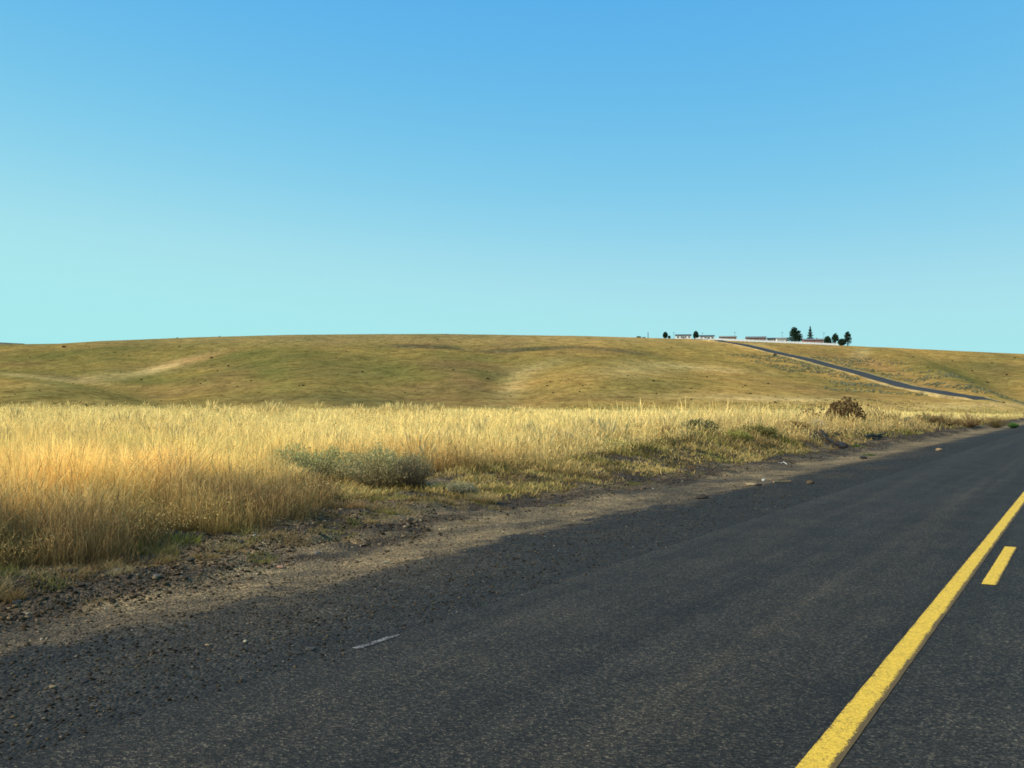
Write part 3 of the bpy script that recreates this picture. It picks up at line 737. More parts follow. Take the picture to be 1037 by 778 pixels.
# --- thin short growth on the far flat and the hill foot
acc = Acc()
n = 60000; x, y = sample(n, 90, 330); u, v = xy_to_uv(x, y); X = CX+F*x/y; y0 = np.interp(np.clip(X, -700, 2200), Y0X, Y0V)
k = (-v > 9.8) & (y < y0+60) & ((-v < 60) | (y > y0-20)); x, y = x[k], y[k]; n = len(x)
c1 = np.array([.60, .42, .13])*(.7+.5*rng.random((n, 1)))
k = np.clip((fbm(x*.05, y*.05, 251, 3)-.5)*5, 0, 1)[:, None]*.5; c1 = c1*(1-k)+np.array([.33, .30, .09])*k
acc.add(*blades(x, y, terrain(x, y)-.02, .18+.3*rng.random(n), .0016*y, .3*rng.random(n)+.1, rng.random(n)*6.283, rng.random(n)*3.14, [1, .9, .6], c1*.7, c1))
o = acc.build('pasture_grass', M_FOL); tag(o, 'short dry pasture grass on the far flat below the hill', 'grass', None, 'stuff')

# ------------------------------------------------------------------ shrubs
def shrub(name, label, loc, w, h, nst, nlf, ctop, cin, cstem, leaf=.03, cat='shrub', group=None, heads=None, rz=0, flat=1.0, tufty=.5):
    root = empty(name, loc, rz); tag(root, label, cat, group)
    r = np.random.default_rng(abs(hash(label)) % 1000 if False else len(label)*7+int(w*100))
    acs = Acc(); Pl = []; Tl = []
    a = r.random(nst)*6.283; k = np.sqrt(r.random(nst))
    tipx = np.cos(a)*k*w/2; tipy = np.sin(a)*k*w/2*flat
    lob = .62+.62*vnoise(tipx*4/w+9, tipy*4/w+3, int(w*50)+1)
    tipz = h*np.sqrt(np.clip(1-.75*k**2, .05, 1))*lob*(.8+.28*r.random(nst))
    # stems as three-step ribbons
    steps = 4; prev = np.stack([tipx*.08, tipy*.08, np.zeros(nst)], 1); pts = [prev]
    for s in range(1, steps+1):
        t = s/steps; bend = t**.8
        p = np.stack([tipx*bend, tipy*bend, tipz*t**1.05], 1)+r.normal(0, .015*w, (nst, 3))*(t*(1-t)*2)
        pts.append(p)
    pts = np.stack(pts, 1)
    for ori in (0, 1):
        dd = np.stack([np.cos(a+1.57*ori+.6), np.sin(a+1.57*ori+.6), a*0], 1)
        wdt = np.array([1, .8, .6, .45, .25])*max(.0045, leaf*.14)
        V = np.stack([pts-dd[:, None]*wdt[None, :, None], pts+dd[:, None]*wdt[None, :, None]], 2).reshape(-1, 3)
        b = (np.arange(nst)*(steps+1)*2)[:, None]
        Q = np.concatenate([np.stack([b[:, 0]+2*q, b[:, 0]+2*q+1, b[:, 0]+2*q+3, b[:, 0]+2*q+2], 1) for q in range(steps)])
        acs.add(V, Q, None, np.tile(np.array(cstem), (len(V), 1))*(.7+.5*np.repeat(r.random(nst), (steps+1)*2)[:, None]))
    acs.build('stems', M_LEAF, root)
    if nlf:
        i = r.integers(0, nst, nlf); t = 1-.75*r.random(nlf)**tufty if False else 1-r.random(nlf)**2.2*.75
        f = t*steps; j = np.minimum(f.astype(int), steps-1); ff = (f-j)[:, None]
        P = pts[i, j]*(1-ff)+pts[i, j+1]*ff + r.normal(0, .03*w, (nlf, 3))*.6
        P[:, 2] = np.maximum(P[:, 2], .02)
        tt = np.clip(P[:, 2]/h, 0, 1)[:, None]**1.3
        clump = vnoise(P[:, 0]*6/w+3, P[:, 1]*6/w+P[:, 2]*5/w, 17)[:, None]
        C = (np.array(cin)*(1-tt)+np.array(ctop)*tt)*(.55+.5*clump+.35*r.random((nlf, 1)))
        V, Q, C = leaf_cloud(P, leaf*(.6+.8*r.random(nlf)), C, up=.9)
        np_mesh('foliage', V, quads=Q, C=C, mat=M_LEAF, parent=root)
    if heads:
        hs, hc, dens = heads
        i = np.where(r.random(nst) < dens)[0]; P = pts[i, -1]
        # each seed head: a little spiky ball
        if name == 'thistle':
            first = None
            for p in P:
                if first is None:
                    V, Q, C = leaf_cloud(r.normal(0, hs*.35, (9, 3)), hs, np.tile(np.array(hc), (9, 1))*(.5+.8*r.random((9, 1))), up=.5)
                    first = o = np_mesh('seed_head', V, quads=Q, C=C, mat=M_LEAF, parent=root)
                else:
                    o = first.copy(); col.objects.link(o); o.parent = root
                o.location = tuple(p); o.rotation_euler = (r.random(), r.random(), r.random()*6)
            return root
        m = 7; PP = np.repeat(P, m, 0)+r.normal(0, hs*.35, (len(P)*m, 3))
        V, Q, C = leaf_cloud(PP, hs, np.tile(np.array(hc), (len(PP), 1))*(.5+.8*r.random((len(PP), 1))), up=.5)
        np_mesh('seed_heads', V, quads=Q, C=C, mat=M_LEAF, parent=root)
    return root
def vz(x, y): return float(gheight(np.array([x]), np.array([y]))[0])
def place(X, D): x = (X-CX)/F*D; return (x, D, vz(x, D)-.02)
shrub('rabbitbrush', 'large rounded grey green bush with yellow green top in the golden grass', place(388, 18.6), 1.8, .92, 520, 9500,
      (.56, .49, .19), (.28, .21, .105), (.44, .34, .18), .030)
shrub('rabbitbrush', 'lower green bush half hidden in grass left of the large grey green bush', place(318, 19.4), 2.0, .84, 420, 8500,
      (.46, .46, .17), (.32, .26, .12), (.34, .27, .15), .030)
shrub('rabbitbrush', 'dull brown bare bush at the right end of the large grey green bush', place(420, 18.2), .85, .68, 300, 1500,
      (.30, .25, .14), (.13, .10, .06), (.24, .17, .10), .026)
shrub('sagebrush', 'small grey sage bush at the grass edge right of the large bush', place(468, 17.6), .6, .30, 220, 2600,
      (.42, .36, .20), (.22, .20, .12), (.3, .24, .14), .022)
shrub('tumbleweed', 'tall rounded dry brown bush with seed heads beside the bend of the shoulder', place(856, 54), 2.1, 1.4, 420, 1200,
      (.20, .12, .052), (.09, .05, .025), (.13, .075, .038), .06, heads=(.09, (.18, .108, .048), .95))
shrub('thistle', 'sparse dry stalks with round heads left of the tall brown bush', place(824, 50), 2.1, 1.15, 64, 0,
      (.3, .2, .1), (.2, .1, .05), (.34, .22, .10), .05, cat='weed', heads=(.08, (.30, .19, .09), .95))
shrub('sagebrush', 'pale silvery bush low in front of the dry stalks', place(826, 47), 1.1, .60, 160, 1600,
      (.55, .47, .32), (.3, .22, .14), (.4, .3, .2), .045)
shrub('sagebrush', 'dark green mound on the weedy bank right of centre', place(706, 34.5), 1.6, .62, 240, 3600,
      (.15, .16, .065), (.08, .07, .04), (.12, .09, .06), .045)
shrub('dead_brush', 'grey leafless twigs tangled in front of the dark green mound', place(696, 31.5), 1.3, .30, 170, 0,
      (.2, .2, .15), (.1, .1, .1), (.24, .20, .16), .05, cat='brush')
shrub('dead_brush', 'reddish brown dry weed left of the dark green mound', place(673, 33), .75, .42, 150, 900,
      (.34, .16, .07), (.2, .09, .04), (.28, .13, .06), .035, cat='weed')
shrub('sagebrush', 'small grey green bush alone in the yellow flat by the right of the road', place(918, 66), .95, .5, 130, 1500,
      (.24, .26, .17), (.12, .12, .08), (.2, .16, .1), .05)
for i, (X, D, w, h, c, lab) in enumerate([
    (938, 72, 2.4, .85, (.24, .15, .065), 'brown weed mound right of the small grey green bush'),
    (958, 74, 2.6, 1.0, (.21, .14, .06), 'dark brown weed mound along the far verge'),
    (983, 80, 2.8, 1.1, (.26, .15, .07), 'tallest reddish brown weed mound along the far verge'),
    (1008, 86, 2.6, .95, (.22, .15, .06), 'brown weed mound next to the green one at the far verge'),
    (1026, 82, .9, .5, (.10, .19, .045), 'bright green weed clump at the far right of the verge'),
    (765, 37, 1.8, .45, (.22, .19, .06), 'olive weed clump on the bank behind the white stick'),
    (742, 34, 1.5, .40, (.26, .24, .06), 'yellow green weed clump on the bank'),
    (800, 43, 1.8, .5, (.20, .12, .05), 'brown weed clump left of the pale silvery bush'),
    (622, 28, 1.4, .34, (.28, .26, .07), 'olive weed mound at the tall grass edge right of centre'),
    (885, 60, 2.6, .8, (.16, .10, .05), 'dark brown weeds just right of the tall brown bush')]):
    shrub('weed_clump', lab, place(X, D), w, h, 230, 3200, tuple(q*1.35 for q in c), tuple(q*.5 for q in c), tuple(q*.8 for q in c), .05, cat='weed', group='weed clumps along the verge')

# sticks and dark debris on the shoulder
M_WOODW = mat_plain('bleached_wood', (.55, .50, .44), .8, 20); M_WOODD = mat_plain('charred_wood', (.014, .011, .009), .9, 12)
def stick(p, q, r, mat, label, name='stick', kinks=4, seed=1):
    rr = random.Random(seed); m = MB(); pts = []
    for k in range(kinks+1):
        t = k/kinks; x = p[0]+(q[0]-p[0])*t+rr.uniform(-1, 1)*r*1.2; y = p[1]+(q[1]-p[1])*t+rr.uniform(-1, 1)*r*1.2
        pts.append((x, y, vz(x, y)+r*.8+rr.uniform(0, r)))
    for k in range(kinks): m.tube(pts[k], pts[k+1], r*(1-.12*k)*rr.uniform(.85, 1.1), r*(1-.12*(k+1))*rr.uniform(.85, 1.1), 7)
    return tag(m.build(name, mat), label, name.replace('_', ' '))
def pt(X, D): return ((X-CX)/F*D, D)
stick(pt(788, 28.9), pt(796, 27.6), .022, M_WOODW, 'short white bleached stick at the edge of the green weeds')
stick(pt(832, 44), pt(846, 39), .09, M_WOODD, 'dark fallen branch below the pale silvery bush', 'fallen_branch', 6, 3)
stick(pt(848, 38.5), pt(857, 37), .11, M_WOODD, 'black chunk of wood at the lower end of the fallen branch', 'wood_chunk', 3, 5)
stick(pt(876, 47), pt(900, 52), .09, M_WOODD, 'thin dark branch lying in weeds right of the tall brown bush', 'fallen_branch', 6, 9)
stick(pt(783, 20.6), pt(800, 20.9), .02, mat_plain('tan_bark', (.33, .2, .08), .8, 20), 'orange brown stick on the asphalt edge right of centre', 'stick', 3, 7)

# ------------------------------------------------------------------ road up the hill
def on_hill(X, Y):
    ys = np.linspace(np.interp(X, Y0X, Y0V)+2, Y1, 1500); xs = (X-CX)/F*ys
    e = (terrain(xs, ys)-CAMZ)*F/ys; tgt = YH-Y
    m = np.maximum.accumulate(e)
    i = int(np.argmax(m >= tgt)) if (m >= tgt).any() else len(ys)-1
    return xs[i], ys[i]
path_px = [(1004, 406.3), (992, 405), (970, 401.8), (941, 396.6), (905, 388.6), (880, 381.6), (850, 373.4), (813, 363.6), (782, 356.6), (765, 352.4), (745, 348.2), (728, 346)]
def hill_road():
    pts = np.array([on_hill(*p) for p in path_px])
    # smooth curve through the depths
    d = np.concatenate([[0], np.cumsum(np.linalg.norm(np.diff(pts, axis=0), axis=1))]); t = np.linspace(0, d[-1], 260)
    cx = np.interp(t, d, pts[:, 0]); cy = np.interp(t, d, pts[:, 1])
    ker = np.hanning(31); ker /= ker.sum()
    pad = lambda a: np.convolve(np.concatenate([a[0]+(a[0]-a[1:16][::-1]), a, a[-1]+(a[-1]-a[-16:-1][::-1])]), ker, 'valid')
    cx, cy = pad(cx), pad(cy)
    # carry on over the crest
    dx, dy = cx[-1]-cx[-6], cy[-1]-cy[-6]; L = math.hypot(dx, dy); ex = cx[-1]+dx/L*np.arange(6, 60, 6); ey = cy[-1]+dy/L*np.arange(6, 60, 6)
    cx = np.concatenate([cx, ex]); cy = np.concatenate([cy, ey])
    tx = np.gradient(cx); ty = np.gradient(cy); l = np.hypot(tx, ty); nx, ny = -ty/l, tx/l
    zc = terrain(cx, cy); kk = np.ones(9)/9; zc = np.convolve(np.pad(zc, 4, 'edge'), kk, 'valid')
    def band(w0, w1, nseg, dz, name, mat, C=None, skirt=False):
        ws = np.linspace(w0, w1, nseg)
        x = cx[:, None]+nx[:, None]*ws; y = cy[:, None]+ny[:, None]*ws
        z = np.repeat((zc+dz)[:, None], nseg, 1)
        z[:, 0] -= 2.2; z[:, -1] -= 2.2
        z -= (.9*np.clip(1-np.arange(len(cx))/6., 0, 1))[:, None]
        V = np.stack([x, y, z], 2).reshape(-1, 3)
        return np_mesh(name, V, quads=grid_faces(len(cx), nseg), C=None if C is None else np.tile(np.array(C), (len(V), 1)), mat=mat)
    o = band(-9.0, 9.0, 7, .35, 'road_embankment', M_HILL, (.40, .28, .11)); tag(o, 'dry grassy embankment carrying the hill road', None, None, 'structure')
    o = band(-5.6, 5.6, 7, .50, 'hill_road', M_FARROAD); tag(o, 'narrow grey road climbing the hill to the houses', None, None, 'structure')
    return cx, cy, nx, ny
rcx, rcy, rnx, rny = hill_road()

# ------------------------------------------------------------------ sage on the hill
def small_shrub_mesh(seed, c1, c0, n=90):
    r = np.random.default_rng(seed); P = r.normal(size=(n, 3)); P /= np.linalg.norm(P, axis=1)[:, None]; P[:, 2] = np.abs(P[:, 2])*.75
    P *= (.65+.4*r.random((n, 1))); P[:, :2] *= .6
    t = P[:, 2:3]; C = np.array(c0)*(1-t)+np.array(c1)*t; C = C*(.6+.8*r.random((n, 1)))
    V, Q, C = leaf_cloud(P, .42, C, .4); return V, Q, C
def hill_shrubs():
    kinds = [small_shrub_mesh(k, c, tuple(q*.5 for q in c)) for k, c in enumerate([(.055, .060, .030), (.075, .07, .04), (.14, .16, .085)])]
    protos = []
    for (V, Q, C), nm in zip(kinds, ('dark', 'brown', 'grey')):
        o = np_mesh('hillside_shrub', V, quads=Q, C=C, mat=M_LEAF); protos.append(o)
    spots = [(64,352,3),(179,341.5,1.2),(181,351,1.6),(222,340.5,1.2),(214,363,2.6),(143,385,2),(74,389,1.4),(208,386,1.6),(231,371,2.2),(220,376,1.6),(237,377,1.6),(254,386,1.8),(307,391,2.2),(303,391,1.5),
             (367,377,2),(371,388,1.2),(459,375,2),(443,344,1.5),(494,384,2.2),(516,391,1.4),(554,391,2),(560,398,2),(587,397,1.8),(590,391,1.5),(760,399,2),(755,391,2),(752,392.5,1.4),(785,408,2.6),(778,389,2),
             (636,381,1.5),(662,386,2),(665,399,1.8),(716,382,1.6),(700,394,1.8),(780,409,2.4),(87,411,2.2),(196,384,1.5),(203,389,1.5),(240,392,1.4),(262,398,1.5),(330,400,1.3),(350,396,1.3),(410,398,1.3),(122,377,1.3),
             (452,339,1.2),(385,352,1),(600,352,1),(640,358,1.1),(680,352,1),(905,368,1.6),(925,362,1.6),(940,372,1.6),(965,366,1.6),(985,376,1.8),(1005,368,1.7),(1020,380,2),(1000,388,2),(970,391,2),(1028,363,1.5),(930,384,1.6),(950,388,1.8),
             (879,411,2.2),(868,409,1.8),(700,405,1.8),(640,403,1.4),(90,352,1.1),(130,360,1.2),(30,362,1.2),(300,350,1),(340,362,1.2),(290,362,1.1),(15,400,1.4),(40,396,1.4)]
    used = [False]*3
    rr = random.Random(3)
    labs = ('dark round shrub, one of many dots on the hillside', 'brownish shrub, one of many dots on the hillside', 'grey green shrub, one of many dots on the hillside')
    for (X, Y, s) in spots:
        x, y = on_hill(X+.01, Y); k = rr.choice([0, 0, 1, 2])
        o = protos[k] if not used[k] else protos[k].copy()
        if used[k]: col.objects.link(o)
        used[k] = True
        sz = s*y/F*.95; o.location = (x, y, gz(x, y)); o.scale = (sz*1.15, sz*1.15, sz*.8); o.rotation_euler = (0, 0, rr.uniform(0, 6))
        tag(o, labs[k], 'shrub', 'shrubs dotted over the hillside')
    # one dark shrub at the edge of the hill road
    o = protos[0].copy(); col.objects.link(o); x, y = on_hill(785, 360.5); o.location = (x, y, gz(x, y)); o.scale = (2.0, 2.0, 1.8)
    tag(o, 'dark shrub touching the lower edge of the hill road', 'shrub'); 
    if 'group' in o: del o['group']
    # dense sage beside the road: uncountable
    a = Acc(); V0, Q0, C0 = small_shrub_mesh(9, (.27, .28, .16), (.15, .14, .08), 26)
    n = 3000; i = rng.integers(18, 175, n); side = np.where(rng.random(n) < .5, 1, -1)
    off = side*(9+34*rng.random(n)**1.3); x = rcx[i]+rnx[i]*off; y = rcy[i]+rny[i]*off
    k = fbm(x/22., y/22., 261, 3) > .47; x, y = x[k], y[k]; z = terrain(x, y)
    for q in range(len(x)):
        s = .4+.7*rng.random(); a.add((V0*s*np.array([1.2, 1.2, .9])+np.array([x[q], y[q], z[q]])), Q0, None, C0*(.6+.7*rng.random()))
    # thin tufts over the slope
    V1, Q1, C1 = small_shrub_mesh(19, (.17, .14, .06), (.10, .08, .04), 14)
    n = 9000; Xs = rng.uniform(-300, 1400, n); y = rng.uniform(260, 750, n); x = (Xs-CX)/F*y; k = fbm(x/60., y/60., 271, 3) > .53; x, y = x[k], y[k]; z = terrain(x, y)
    for q in range(len(x)):
        s = .2+.5*rng.random()**2; a.add((V1*s+np.array([x[q], y[q], z[q]])), Q1, None, C1*(.6+.9*rng.random()))
    o = a.build('sage_cover', M_LEAF); tag(o, 'low grey green sage scattered on the slope and thick beside the hill road', 'sagebrush', None, 'stuff')
hill_shrubs()

# ------------------------------------------------------------------ hilltop settlement
DH = 786.0
def hp(X, D=DH): x = (X-CX)/F*D; return x, D, gz(x, D)
def pxm(D=DH): return D/F
def conifer(name, label, X, ytop, wpx, kind, D=DH, group='trees among the hilltop houses'):
    x, y, z = hp(X, D); top = CAMZ+(YH-ytop)*D/F; h = top-z; w = wpx*D/F
    root = empty(name, (x, y, z)); tag(root, label, 'tree', group)
    r = np.random.default_rng(int(X)); m = MB(); m.tube((0, 0, 0), (0, 0, h*.9), w*.045+.12, .04, 7)
    for k in range(16):
        t = .15+.75*k/16; a = k*2.4; L = w*.42*(1-t if kind == 'spire' else .9*math.sqrt(max(.05, 1-t*t*.8)))
        m.tube((0, 0, h*t), (math.cos(a)*L, math.sin(a)*L, h*t+L*.15), .06, .02, 4)
    m.build('trunk', mat_trunk, root)
    n = 2600
    if kind == 'spire':
        t = r.random(n)**1.25; rad = w*.68*(1-t)**.85*(.75+.35*np.sin(t*42))*np.sqrt(r.random(n))*1.1; a = r.random(n)*6.283
        a = np.round(a/(6.283/9))*(6.283/9)*.5+a*.5
        P = np.stack([rad*np.cos(a), rad*np.sin(a), h*(.06+.94*t)-rad*.25], 1)
    elif kind == 'small':
        P = r.normal(size=(n, 3)); P /= np.linalg.norm(P, axis=1)[:, None]; P *= r.random((n, 1))**.4; P = P*np.array([w/2, w/2, h*.48])+np.array([0, 0, h*.5])
        P[:, :2] *= (1-.35*np.clip(P[:, 2:3]/h-.4, 0, 1))
    else:
        nb = 26; tb = r.random(nb); ab = r.random(nb)*6.283; rb = w*.34*np.sqrt(np.clip(1-(tb*1.02)**2.0*.92, .02, 1))*(.5+.6*r.random(nb))
        B = np.stack([rb*np.cos(ab), rb*np.sin(ab), h*(.16+.78*tb)], 1); sb = w*.25*(1.15-.6*tb)*(.75+.5*r.random(nb))
        i = r.integers(0, nb, n); q = r.normal(size=(n, 3)); q /= np.linalg.norm(q, axis=1)[:, None]; q *= r.random((n, 1))**.35
        P = B[i]+q*sb[i][:, None]*np.array([1.15, 1.15, .9])
    cl = vnoise(P[:, 0]*.9+20, P[:, 2]*.9+P[:, 1]*.7+40, 5)[:, None]
    C = np.array([.030, .055, .030])*(.45+.9*cl+.4*r.random((n, 1)))
    V, Q, C = leaf_cloud(P, w*.075+.22, C, .3); np_mesh('crown', V, quads=Q, C=C, mat=M_LEAF, parent=root)
    return root
mat_trunk = mat_plain('bark', (.10, .07, .05), .9, 3)
conifer('tree', 'dark rounded tree leftmost of the trees on the ridge', 674, 335.8, 5.5, 'small')
conifer('small_tree', 'tiny tree just right of the leftmost ridge tree', 678, 339.8, 3, 'small')
conifer('tree', 'dark oval tree between the two long low roofs', 705, 334.8, 6.0, 'small', 782)
conifer('pine_tree', 'biggest bushy evergreen on the ridge beside the white walled house', 805.5, 332.2, 15, 'bushy', 776)
conifer('spruce_tree', 'narrow pointed spruce rising behind the red house', 821, 330.2, 7.0, 'spire', 812)
conifer('tree', 'rounded evergreen at the right end of the red house', 838.5, 340, 8, 'small', 776)
conifer('pine_tree', 'medium evergreen second from the right end of the row', 846.5, 337.3, 7.5, 'bushy', 774)
conifer('small_tree', 'low spreading evergreen between the two right hand trees', 853, 342.8, 9, 'small', 773)
conifer('pine_tree', 'tall lopsided evergreen at the right end of the row', 858.8, 335.2, 7.5, 'bushy', 776)
conifer('small_tree', 'low dark bush left of the pole on the bare ridge', 647, 340.6, 5, 'small', 790, 'low bushes on the ridge')
conifer('small_tree', 'smaller dark bush just left of the pole on the bare ridge', 652.3, 341.4, 3.4, 'small', 790, 'low bushes on the ridge')

WHITE = mat_plain('white_siding', (.80, .77, .72), .6, 2, .08); TANW = mat_plain('tan_siding', (.42, .32, .22), .7, 2, .15); REDW = mat_plain('red_siding', (.36, .13, .075), .8, 4, .2)
BROWN = mat_plain('brown_siding', (.26, .14, .08), .8, 2, .2); RDK = mat_plain('dark_roof', (.045, .05, .055), .8, 2, .2); RTAN = mat_plain('tan_roof', (.26, .21, .16), .8, 2, .2); RGR = mat_plain('grey_roof', (.18, .17, .16), .8, 2, .2)
GLASS = mat_plain('window_glass', (.03, .04, .05), .15, 2, .1); DOORM = mat_plain('door_paint', (.12, .09, .07), .6, 2, .2)
def house(X0, X1, label, wall, roof, D=DH, hw=2.7, hr=1.3, depth=8.0, wins=4, chimney=False, door=.5, ybot=None):
    xa, xb = (X0-CX)/F*D, (X1-CX)/F*D; L = xb-xa; hw += .7; xc = (xa+xb)/2; z = gz(xc, D)
    rt = empty('house', (xc, D, z), -.12); tag(rt, label, 'house', 'houses on the hilltop')
    m = MB(); m.box(-L/2, L/2, 0, depth, -1.2, hw)
    m.add([(-L/2, 0, hw), (-L/2, depth, hw), (-L/2, depth/2, hw+hr*.9)], [(0, 2, 1)]); m.add([(L/2, 0, hw), (L/2, depth, hw), (L/2, depth/2, hw+hr*.9)], [(0, 1, 2)])
    m.build('wall', wall, rt)
    m = MB(); e = .55; y0, y1, ym = -e, depth+e, depth/2; zl = hw-.12; zt = hw+hr
    m.add([(-L/2-e, y0, zl), (L/2+e, y0, zl), (L/2+e, ym, zt), (-L/2-e, ym, zt), (-L/2-e, y1, zl), (L/2+e, y1, zl),
           (-L/2-e, y0, zl+.2), (L/2+e, y0, zl+.2), (L/2+e, ym, zt+.2), (-L/2-e, ym, zt+.2), (-L/2-e, y1, zl+.2), (L/2+e, y1, zl+.2)],
          [(6, 7, 8, 9), (9, 8, 11, 10), (0, 3, 2, 1), (3, 4, 5, 2), (0, 1, 7, 6), (4, 10, 11, 5), (0, 6, 9, 3), (3, 9, 10, 4), (1, 2, 8, 7), (2, 5, 11, 8)])
    ro = m.build('roof', roof, rt)
    if chimney: m = MB(); m.box(L*.2, L*.2+.8, depth*.55, depth*.55+.8, zt-.3, zt+1.0); m.build('chimney', BROWN, ro)
    for k in range(wins):
        px = -L/2+L*(k+.5)/wins
        if abs((k+.5)/wins-door) < .5/wins: continue
        m = MB(); w2, a, b = .75, 1.0, 2.1
        m.box(px-w2-.1, px+w2+.1, -.08, -.004, a-.1, a); m.box(px-w2-.1, px+w2+.1, -.08, -.004, b, b+.1); m.box(px-w2-.1, px-w2, -.08, -.004, a, b); m.box(px+w2, px+w2+.1, -.08, -.004, a, b)
        wn = m.build('window', WHITE, rt); m = MB(); m.box(px-w2, px+w2, -.05, -.008, a, b); m.build('pane', GLASS, wn)
    px = -L/2+L*door; m = MB(); m.box(px-.48, px+.48, -.06, -.004, 0, 2.05); dr = m.build('door', DOORM, rt)
    m = MB(); m.box(px+.34, px+.42, -.11, -.062, .95, 1.05); m.build('handle', WHITE, dr)
    return rt
house(685, 700, 'long low white house with dark roof, leftmost on the ridge', WHITE, RDK, 800, 2.3, .9, 8, 4)
house(709, 723.5, 'long low white house with dark roof right of the oval tree', WHITE, RDK, 790, 2.3, .9, 8, 4)
house(730, 746, 'low house with reddish tan roof at the left end of the white fence', BROWN, RTAN, 800, 2.3, 1.0, 8, 4)
house(757, 776, 'long house with grey tan roof in the middle of the row', BROWN, RGR, 796, 2.7, 1.2, 8, 5, False)
house(778.5, 786, 'small blue grey house with dark roof', TANW, RDK, 800, 2.4, .9, 7, 3)
house(787.5, 798, 'white walled house with tan roof left of the biggest evergreen', WHITE, RTAN, 788, 2.6, 1.1, 8, 4, False, .6)
house(814.5, 834, 'red brick house with grey roof right of the biggest evergreen', REDW, RGR, 790, 2.7, 1.2, 8, 5, True, .52)

def pole(X, ytop, label, D=DH, arm=True, r=.16):
    x, y, z = hp(X, D); h = CAMZ+(YH-ytop)*D/F-z
    rt = empty('utility_pole', (x, y, z), .3); tag(rt, label, 'utility pole', 'utility poles on the ridge')
    m = MB(); m.tube((0, 0, -.5), (0, 0, h), r, r*.7, 8); m.build('pole', mat_trunk, rt)
    if arm:
        m = MB(); m.box(-1.0, 1.0, -r-.12, -r-.005, h-.75, h-.6); a = m.build('crossarm', mat_trunk, rt)
        for k in (-.85, 0, .85): m = MB(); m.tube((k, -r-.06, h-.6), (k, -r-.06, h-.38), .05, .03, 6); m.build('insulator', GLASS, a)
    return rt
pole(656.5, 336.3, 'thick dark post standing alone on the bare ridge', 784, False, .34)
pole(682.5, 336.3, 'thin pole just right of the leftmost ridge trees', 800, True, .12)
pole(711.5, 336.5, 'thin pole right of the dark oval tree', 804, True, .12)
pole(744.5, 336, 'thin pole above the reddish tan roof', 806, True, .12)
pole(792.5, 336, 'thin pole left of the biggest evergreen', 806, True, .14)
pole(834.8, 336.5, 'thin pole at the right end of the red house', 806, True, .14)

def fence(X0, X1, D0, D1, label, hgt=1.25, step=3.0):
    xa, ya, _ = hp(X0, D0); xb, yb, _ = hp(X1, D1); L = math.hypot(xb-xa, yb-ya); n = max(2, int(L/step))
    rt = empty('fence', (xa, ya, gz(xa, ya))); tag(rt, label, 'fence')
    z0 = gz(xa, ya); m = MB(); P = []
    for k in range(n+1):
        t = k/n; x = (xb-xa)*t; y = (yb-ya)*t; P.append((x, y, gz(xa+x, ya+y)-z0))
    for k in range(n):
        (x0, y0, a), (x1, y1, b) = P[k], P[k+1]
        m.add([(x0, y0, a-.2), (x1, y1, b-.2), (x1, y1, b+hgt), (x0, y0, a+hgt), (x0, y0+.06, a-.2), (x1, y1+.06, b-.2), (x1, y1+.06, b+hgt), (x0, y0+.06, a+hgt)],
              [(0, 1, 2, 3), (5, 4, 7, 6), (3, 2, 6, 7), (0, 4, 5, 1)])
    m.build('panel', WHITE, rt)
    for (x, y, z) in P:
        m = MB(); m.box(x-.09, x+.09, y-.12, y-.005, z-.4, z+hgt+.15); m.build('post', WHITE, rt)
fence(724, 849, 768, 764, 'long white board fence running in front of the hilltop houses', 1.45)
fence(704.5, 709.5, 770, 770, 'short white fence piece below the dark oval tree', 1.2, 1.8)
fence(710.3, 716.5, 769, 769, 'short white fence piece below the second long low roof', 1.2, 1.8)

# ------------------------------------------------------------------ camera, light, sky
cam = bpy.data.cameras.new('camera'); co = bpy.data.objects.new('camera', cam); link(co); sc.camera = co
cam.sensor_width = 36; cam.lens = 36*F/1037; cam.clip_end = 20000; cam.clip_start = .05
pitch = math.atan((YH-389)/F)
co.location = (0, 0, CAMZ); co.rotation_euler = (math.pi/2+pitch, 0, 0)

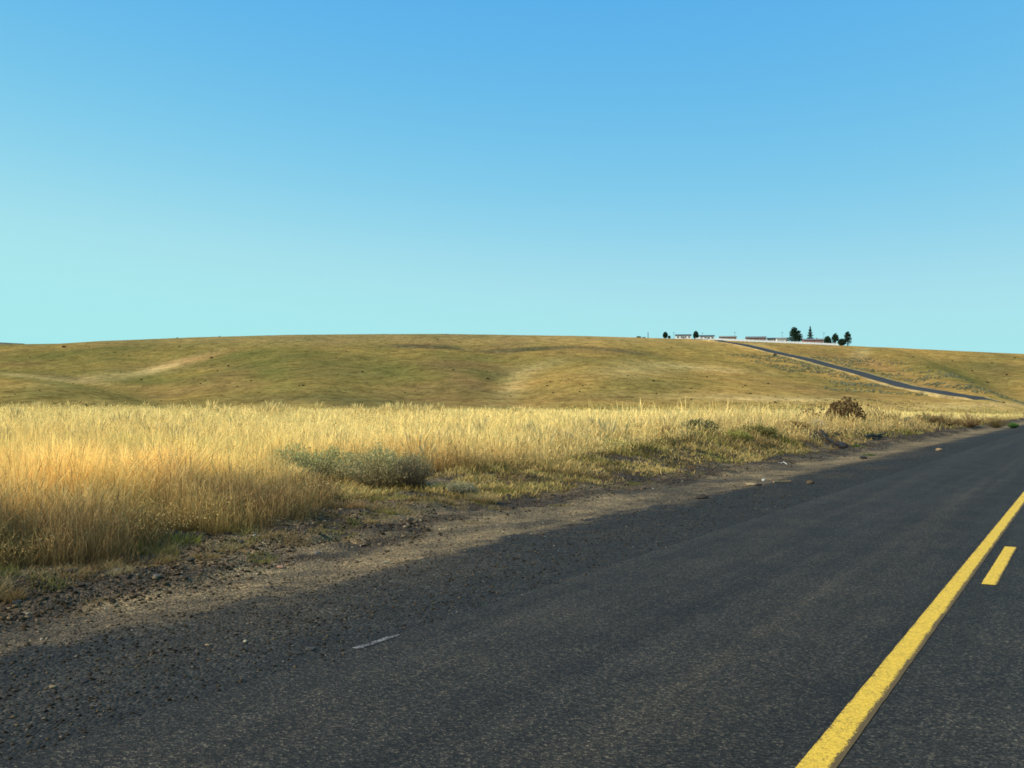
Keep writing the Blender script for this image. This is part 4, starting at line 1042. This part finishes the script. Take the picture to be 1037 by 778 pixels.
SUN_AZ = R(-116); SUN_EL = R(36)
sun = bpy.data.lights.new('sun', 'SUN'); so = bpy.data.objects.new('sun', sun); link(so)
sun.energy = 5.0; sun.angle = R(.5); sun.color = (1, .91, .75)
so.rotation_euler = (math.pi/2-SUN_EL, 0, 0)
from mathutils import Vector
sd = Vector((math.sin(SUN_AZ)*math.cos(SUN_EL), math.cos(SUN_AZ)*math.cos(SUN_EL), math.sin(SUN_EL)))
so.rotation_euler = sd.to_track_quat('Z', 'Y').to_euler(); so.location = (-20, 5, 30)
SKYC = [(.78, 1.45), (2.72, 0.66), (7.7, 0.05)]
w = bpy.data.worlds.new("World"); sc.world = w; w.use_nodes = True; nt = w.node_tree; nt.nodes.clear()
out = nt.nodes.new('ShaderNodeOutputWorld'); bg = nt.nodes.new('ShaderNodeBackground'); sk = nt.nodes.new('ShaderNodeTexSky')
sk.sky_type = 'NISHITA'; sk.sun_disc = False; sk.sun_elevation = SUN_EL; sk.sun_rotation = -SUN_AZ
sk.altitude = 300; sk.air_density = 1.0; sk.dust_density = .4; sk.ozone_density = 1.6
# white balance of the sky: one tone curve per channel
sep = nt.nodes.new('ShaderNodeSeparateColor'); cmb = nt.nodes.new('ShaderNodeCombineColor'); nt.links.new(sk.outputs[0], sep.inputs[0])
for k, (gain, p) in enumerate(SKYC):
    a = nt.nodes.new('ShaderNodeMath'); a.operation = 'POWER'; nt.links.new(sep.outputs[k], a.inputs[0]); a.inputs[1].default_value = p
    b = nt.nodes.new('ShaderNodeMath'); b.operation = 'MULTIPLY'; nt.links.new(a.outputs[0], b.inputs[0]); b.inputs[1].default_value = gain
    c = nt.nodes.new('ShaderNodeMath'); c.operation = 'SMOOTH_MIN'; nt.links.new(b.outputs[0], c.inputs[0]); c.inputs[1].default_value = (4.0, 8.25, 8.6)[k]; c.inputs[2].default_value = (2.0, 2.6, .5)[k]
    nt.links.new(c.outputs[0], cmb.inputs[k])
nt.links.new(cmb.outputs[0], bg.inputs[0]); bg.inputs[1].default_value = .10; nt.links.new(bg.outputs[0], out.inputs[0])
sc.view_settings.view_transform = 'Standard'; sc.view_settings.look = 'None'; sc.view_settings.exposure = 0; sc.view_settings.gamma = 1
sc.cycles.max_bounces = 5; sc.cycles.diffuse_bounces = 3; sc.cycles.transmission_bounces = 4
sc.cycles.filter_width = 1.7
